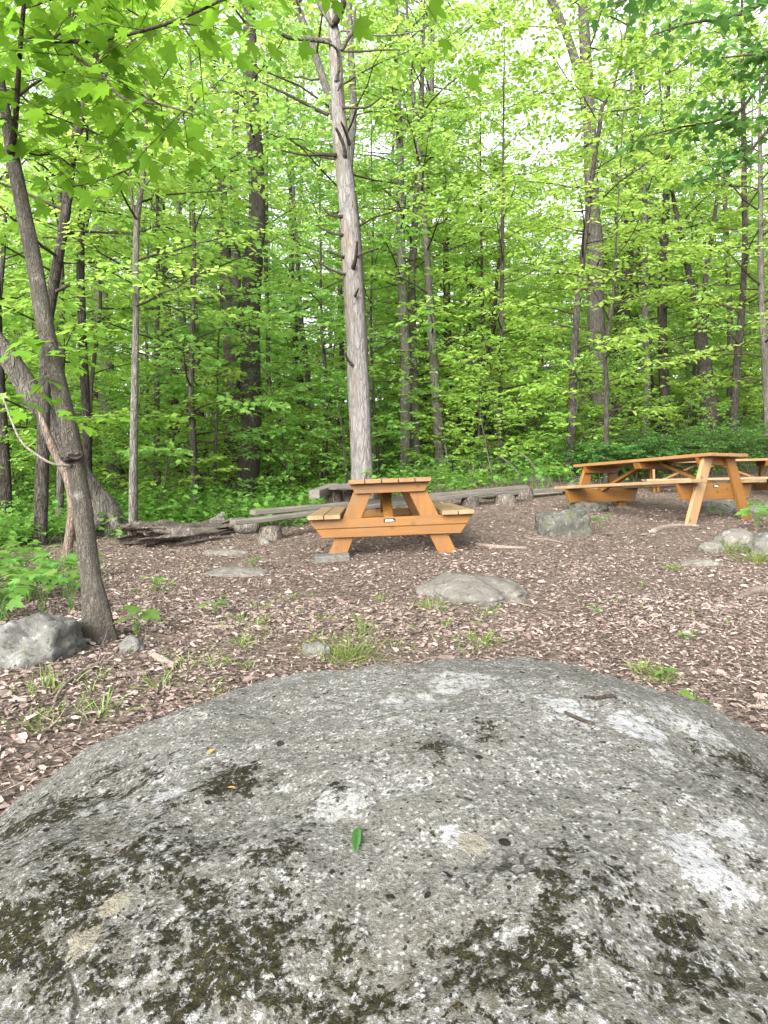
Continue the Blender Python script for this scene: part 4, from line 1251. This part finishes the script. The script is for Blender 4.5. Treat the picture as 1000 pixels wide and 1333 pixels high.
# oak reaching in from the right
path = np.array([[4.35, 6.4, .1], [4.3, 6.45, 2.0], [4.32, 6.5, 4.0], [4.3, 6.5, 6.5]])
path[0, 2] = float(gz(4.35, 6.4)) - .1
t = thing('oak_tree', 'tree at the right edge whose dark leafy boughs hang over the top corner', 'tree', path[0] + [0, 0, .1])
build_trunk(t, path, np.array([.11, .09, .075, .03]), BARK_DARK, 12, 26, seed=77.0)
ok_ = Crown()
for bp, d0, d1 in (([(1100, 40), (1040, 60), (1000, 95), (965, 142), (930, 158), (885, 166), (830, 180)], 6.5, 6.3), ([(1100, 0), (1030, -10), (960, 20), (900, 30), (850, 45)], 6.5, 5.8), ([(1090, 60), (1030, 60), (985, 70), (940, 75)], 6.5, 6.0),
                   ([(1090, 150), (1050, 140), (1000, 170), (960, 215), (900, 240)], 6.5, 6.6), ([(1080, -60), (980, -40), (880, -20), (800, 5)], 6.5, 6.2)):
    n = len(bp); w_ = np.array([P(x, y, q) for (x, y), q in zip(bp, np.linspace(d0, d1, n))]); q = smooth_path(w_, n * 4)
    tb = TB(); tb.tube(q, np.linspace(.022, .005, len(q)), 7, .08); tb.build('branch', TWIG, t, t.location)
    for b in q[4:]:
        for rep in range(2):
            if rng.uniform() < .75:
                az = rng.uniform(0, 6.28); ok_.spray(b, np.array([math.cos(az), math.sin(az), rng.uniform(-.2, .3)]), rng.uniform(.2, .5), 7, .095, .5, .2, .003)
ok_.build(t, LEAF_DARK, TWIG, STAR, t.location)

# dark spreading evergreen mounds behind the long table
for q, (px, d, r, hgt) in enumerate(((800, 12.9, .95, 1.25), (868, 13.2, 1.1, 1.5), (940, 13.5, 1.1, 1.55))):
    g = GX(px, d)
    t = thing('evergreen_bush', ('left', 'middle', 'right')[q] + ' of three dark green spreading bushes behind the long table top', 'bush', g, group='dark evergreen bushes')
    yc = Crown()
    for k in range(95):
        az = rng.uniform(0, 6.28); f = rng.uniform(.1, 1) ** .6
        a = np.array([math.cos(az) * r * .9 * f, math.sin(az) * r * .7 * f, hgt * (1 - .55 * f * f) * rng.uniform(.45, 1)])
        yc.limb(np.array([a[0] * .5, a[1] * .5, a[2] * .6]), az, .35, r * .75, .006, 6, 13, .05, tilt=.35, twl=.3, twig=.002)
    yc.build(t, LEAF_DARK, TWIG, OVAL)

# ------------------------------------------------------------------ undergrowth (uncountable)


def herbs(n, xs_, ys_, hmin, hmax, lsize, nl=8):
    x, y = np.asarray(xs_), np.asarray(ys_); n = len(x)
    h = rng.uniform(hmin, hmax, n)
    P_, D_, N_, S_ = [], [], [], []
    for k in range(nl):
        az = rng.uniform(0, 6.28, n); f = rng.uniform(.35, 1, n)
        hr = h * rng.uniform(.15, .55, n)
        P_.append(np.stack([x + np.cos(az) * hr, y + np.sin(az) * hr, gz(x, y) + h * f], 1))
        D_.append(np.stack([np.cos(az), np.sin(az), rng.normal(-.15, .25, n)], 1)); N_.append(up_normals(n, .45)); S_.append(lsize * rng.uniform(.6, 1.4, n))
    V, Fs = leaf_arrays(STAR, np.concatenate(P_), np.concatenate(D_), np.concatenate(N_), np.concatenate(S_))
    # stems
    V2, F2 = leaf_arrays(BLADE, np.stack([x, y, gz(x, y)], 1), up_normals(n, .2), hdirs(n), h, np.full(n, .008))
    return merge([(V, Fs, 0), (V2, F2, 0)])


n = 20000
y = 4.0 * (34 / 4.0) ** rng.uniform(0, 1, n); x = rng.uniform(-.8, .8, n) * (y + 1)
k = (y > edge_y(x) + rng.normal(0, .35, n))
x, y = x[k], y[k]
V, Fs, Ms = herbs(0, x, y, .12, np.where(y < 9, .34, .62), .085, 8)
tag(link('undergrowth', np_mesh('undergrowth', V, Fs), HERB), 'bright green leafy undergrowth carpeting the floor of the woods', 'undergrowth', kind='stuff')

# leafy plants and seedlings in the clearing, each a thing


def seedling(label, g, h, nl, size, group='seedlings in the clearing', name='seedling', leafm=HERB, cat='plant', spread=.5):
    t = thing(name, label, cat, g, group=group)
    tb = TB(); cr = Crown()
    for k in range(nl):
        az = k * 2.4 + rng.uniform(0, .6); hh = h * rng.uniform(.55, 1); rr = h * spread * rng.uniform(.4, 1)
        e = np.array([math.cos(az) * rr, math.sin(az) * rr, hh])
        tb.tube(smooth_path([[0, 0, -.01], [e[0] * .35, e[1] * .35, hh * .7], e], 6), np.linspace(.0015, .0009, 6) * (1 + h), 5, cap=False)
        cr.pos.append(e[None]); cr.dir.append(np.array([[math.cos(az), math.sin(az), -.25]])); cr.nrm.append(np.array([[0, 0, 1.0]]) + rng.normal(0, .25, (1, 3))); cr.size.append(np.array([size * rng.uniform(.75, 1.2)]))
    tb.build('stem', HERB, t)
    LV, LF = leaf_arrays(MAPLE, np.concatenate(cr.pos), np.concatenate(cr.dir), np.concatenate(cr.nrm), np.concatenate(cr.size))
    link('leaves', np_mesh('leaves', LV, LF), leafm, t)
    return t


for lab, px, py, h, nl, sz in (
        ('bright seedling at the foot of the leaning maple on its right', 178, 830, .16, 7, .085), ('seedling by the grey angular rock and maple base', 92, 838, .10, 5, .06), ('small seedling on the litter left of the rock with paving stone behind', 280, 800, .10, 6, .055),
        ('bright seedling below the wide flat grey rock', 203, 772, .13, 7, .06), ('tiny seedling on the litter right of the flat pale rock', 775, 800, .05, 4, .035), ('tiny seedling low on the litter at the right boulder shoulder', 862, 886, .05, 5, .04),
        ('tiny seedling on the litter nearest the right boulder slope', 905, 921, .05, 5, .04), ('leafy seedling in the shade under the long table', 938, 673, .16, 7, .09), ('seedling beside the blocky mossy rock', 783, 688, .14, 6, .07),
        ('small seedling left of the large grass tuft', 328, 742, .10, 6, .05), ('tiny seedling on the litter at the far left', 95, 770, .12, 6, .06), ('small bright seedling right of the grassy patch', 893, 834, .05, 4, .04)):
    seedling(lab, GP(px, py), h, nl, sz)
G_P = 'leafy plants left of the maple'
for q in range(46):
    x = rng.uniform(-2.9, -1.6); y = rng.uniform(3.4, 5.2)
    px = pxof(x, y)
    if px > 112 or px < -60: continue
    seedling('knee-high leafy green plant in the patch left of the near maple', np.array([x, y, float(gz(x, y))]), rng.uniform(.16, .30), 9, .085, G_P, 'leafy_plant')
for q, (px, py) in enumerate(((985, 688), (1000, 680), (1012, 695))):
    seedling(('leafy plant on the bank nearest the table leg', 'tall leafy plant on the bank at the picture edge', 'leafy plant low on the bank')[q], GP(px, py), .28, 9, .13, 'plants on the bank', 'leafy_plant')

# grass


def tuft_arr(c, n, h, r):
    a = rng.uniform(0, 6.28, n); q = rng.uniform(0, r, n)
    p = np.stack([c[0] + np.cos(a) * q, c[1] + np.sin(a) * q, np.zeros(n)], 1); p[:, 2] = gz(p[:, 0], p[:, 1]) - .005
    d = np.stack([np.cos(a) * .55, np.sin(a) * .55, np.ones(n)], 1) + rng.normal(0, .42, (n, 3))
    nn = np.stack([np.cos(a), np.sin(a), np.full(n, .3)], 1)
    return leaf_arrays(BLADE, p, d, nn, h * rng.uniform(.5, 1.1, n), rng.uniform(.0025, .0055, n))


for lab, px, py, n, h, r in (('large bright grass tuft at the back edge of the boulder', 452, 858, 150, .13, .17), ('grass tuft at the left on bare litter beside the boulder', 131, 930, 34, .09, .07), ('yellowish grass tuft below the angular grey rock', 58, 898, 45, .10, .12),
                             ('grass tuft on litter right of the boulder crest', 838, 876, 60, .07, .05), ('small grass tuft nearest the right shoulder of the boulder', 863, 889, 60, .08, .045), ('grass clump on the pale rock of the bank', 950, 718, 160, .17, .16),
                             ('grass clump at the foot of the bank', 985, 732, 140, .17, .18), ('small round grass tuft on the litter before the bank', 873, 741, 90, .07, .09), ('grass tuft in front of the flat pale rock', 560, 792, 90, .08, .14), ('grass tuft in front of the flat pale rock, right part', 628, 838, 70, .08, .09)):
    c = GP(px, py)
    V, Fs = tuft_arr(c, n, h, r)
    o = link('grass_tuft', np_mesh('grass_tuft', V - c, Fs), GRASS); o.location = c
    tag(o, lab, 'grass tuft', 'grass tufts')
parts = []
for px, py, w, n in ((330, 850, 120, 14), (370, 820, 120, 12), (540, 830, 160, 16), (270, 880, 60, 8), (420, 790, 100, 8), (200, 770, 80, 8), (850, 800, 120, 6), (60, 940, 60, 6), (300, 800, 80, 8), (640, 800, 60, 6), (100, 900, 60, 5)):
    for k in range(n):
        g = GP(px + rng.normal(0, w / 2), py + rng.normal(0, 14)); V, Fs = tuft_arr(g, rng.integers(5, 22), rng.uniform(.03, .09), .05); parts.append((V, Fs, 0))
V, Fs, Ms = merge(parts)
tag(link('grass', np_mesh('grass', V, Fs), GRASS), 'sparse short grass blades sprouting through the leaf litter', 'grass', kind='stuff')

# ------------------------------------------------------------------ fallen sticks
for lab, pp, r in (
        ('straight brown stick on the litter between the picnic table and mossy rock', [(620, 711), (640, 713), (665, 715), (686, 716)], [.018, .016, .014, .012]),
        ('thin forked dark twig lying on the flat pale rock', [(631, 762), (640, 774), (652, 782), (672, 788), (694, 794)], [.005, .007, .008, .006, .004]),
        ('curved stick in front of the long table leg', [(850, 694), (866, 688), (886, 685), (910, 686)], [.028, .026, .02, .012]),
        ('thick knotted branch on the litter at the right side', [(958, 783), (972, 776), (985, 772), (1015, 770)], [.012, .022, .026, .03]),
        ('crooked stick beside the blocky mossy rock', [(680, 700), (694, 704), (712, 704), (735, 709)], [.010, .014, .012, .008]),
        ('short stick on the litter at the right edge of the boulder', [(972, 926), (985, 927), (1003, 928)], [.006, .008, .007]),
        ('broken bark piece on the litter right of the maple', [(196, 856), (210, 862), (226, 870)], [.012, .014, .010]),
        ('flat dark stick on the litter below the maple', [(150, 884), (172, 882), (195, 880)], [.008, .012, .009]),
        ('long thin twig running from the maple toward the boulder', [(70, 920), (85, 896), (110, 880), (128, 872)], [.005, .006, .006, .004]),
        ('short stick on the litter above the grassy patch', [(270, 820), (290, 820), (306, 821)], [.008, .010, .008]),
        ('pale wood splinter lying on the litter beside the boulder', [(26, 1010), (45, 1002), (62, 996)], [.006, .012, .006])):
    w_ = [GP(x, y) + [0, 0, .012] for x, y in pp]
    log('stick', lab, w_, r, STICK, 'stick', .15, 7, 14, rng.uniform(0, 6))
for q in range(9):
    a = P(rng.uniform(585, 650), rng.uniform(600, 618), 12.2 + rng.uniform(0, .8)); b = a + np.array([rng.uniform(-1, 1), rng.uniform(-.3, .3), rng.uniform(-.35, .3)])
    a[2] = max(a[2], float(gz(a[0], a[1]))); b[2] = float(gz(b[0], b[1])) + rng.uniform(.02, .5)
    o = log('dead_branch', 'bare grey dead branch in the brush pile behind the bench', [a, (a + b) / 2 + rng.normal(0, .06, 3), b], [.018, .014, .006], BARK_FAR, 'branch', .1, 6, 10, q)
    o['group'] = 'brush pile branches'
for lab, pp in (('bare grey branch slanting over the undergrowth right of the bench', [(648, 592), (664, 604), (680, 622)]), ('second bare grey branch slanting beside the first, nearer the long table', [(675, 588), (690, 600), (700, 616)])):
    log('dead_branch', lab, [P(x, y, 12.0) for x, y in pp], [.012, .012, .014], BARK_GREY, 'branch', .1, 6)

# things on the boulder


def boulder_point(px, py):
    """nearest boulder vertex to a pixel ray"""
    return on_boulder(px, py) + BC


dg = bpy.context.evaluated_depsgraph_get()


def cast(px, py):
    o0 = Vector((0, 0, CAMZ)); d = (Vector(P(px, py, 1.0)) - o0).normalized()
    h = bo.ray_cast(o0 - Vector(BC), d)
    return (h[1] + Vector(BC), h[2]) if h[0] else (Vector(boulder_point(px, py)), Vector((0, 0, 1)))


for name, lab, px0, px1, py0, py1, wid_, mt, cat in (
        ('leaf', 'single narrow green leaf lying on the boulder', 463, 466, 1118, 1076, .30, LEAF_DARK, 'leaf'),
        ('leaf', 'tiny orange dry leaf on the left slope of the boulder', 270, 280, 986, 978, .7, None, 'leaf'),
        ('leaf', 'tiny curled orange leaf fragment high on the boulder slope', 297, 308, 1031, 1030, .6, None, 'leaf')):
    a, na = cast(px0, py0); b, nb = cast(px1, py1)
    ln = (b - a).length
    V, Fs = leaf_arrays(OVAL, np.array([[0, 0, 0]]), np.array([b - a]), np.array([na]), [ln], [ln * wid_])
    if mt is None:
        mt, nt = mat('dry_orange_leaf'); finish(nt, (.42, .19, .05), .7)
    o = link(name, np_mesh(name, V, Fs), mt); o.location = a + na * .006
    tag(o, lab, cat)
for lab, pp in (('short dark twig lying on the boulder near its crest', [(760, 909), (778, 911), (795, 908), (803, 912)]), ('thin dark twig beside the white lichen patch on the boulder', [(735, 930), (752, 938), (775, 946)])):
    w_ = [np.array(cast(x, y)[0] + cast(x, y)[1] * .004) for x, y in pp]
    log('twig', lab, w_, [.0022, .003, .0028, .0015], TWIG, 'twig', .1, 6, 12)
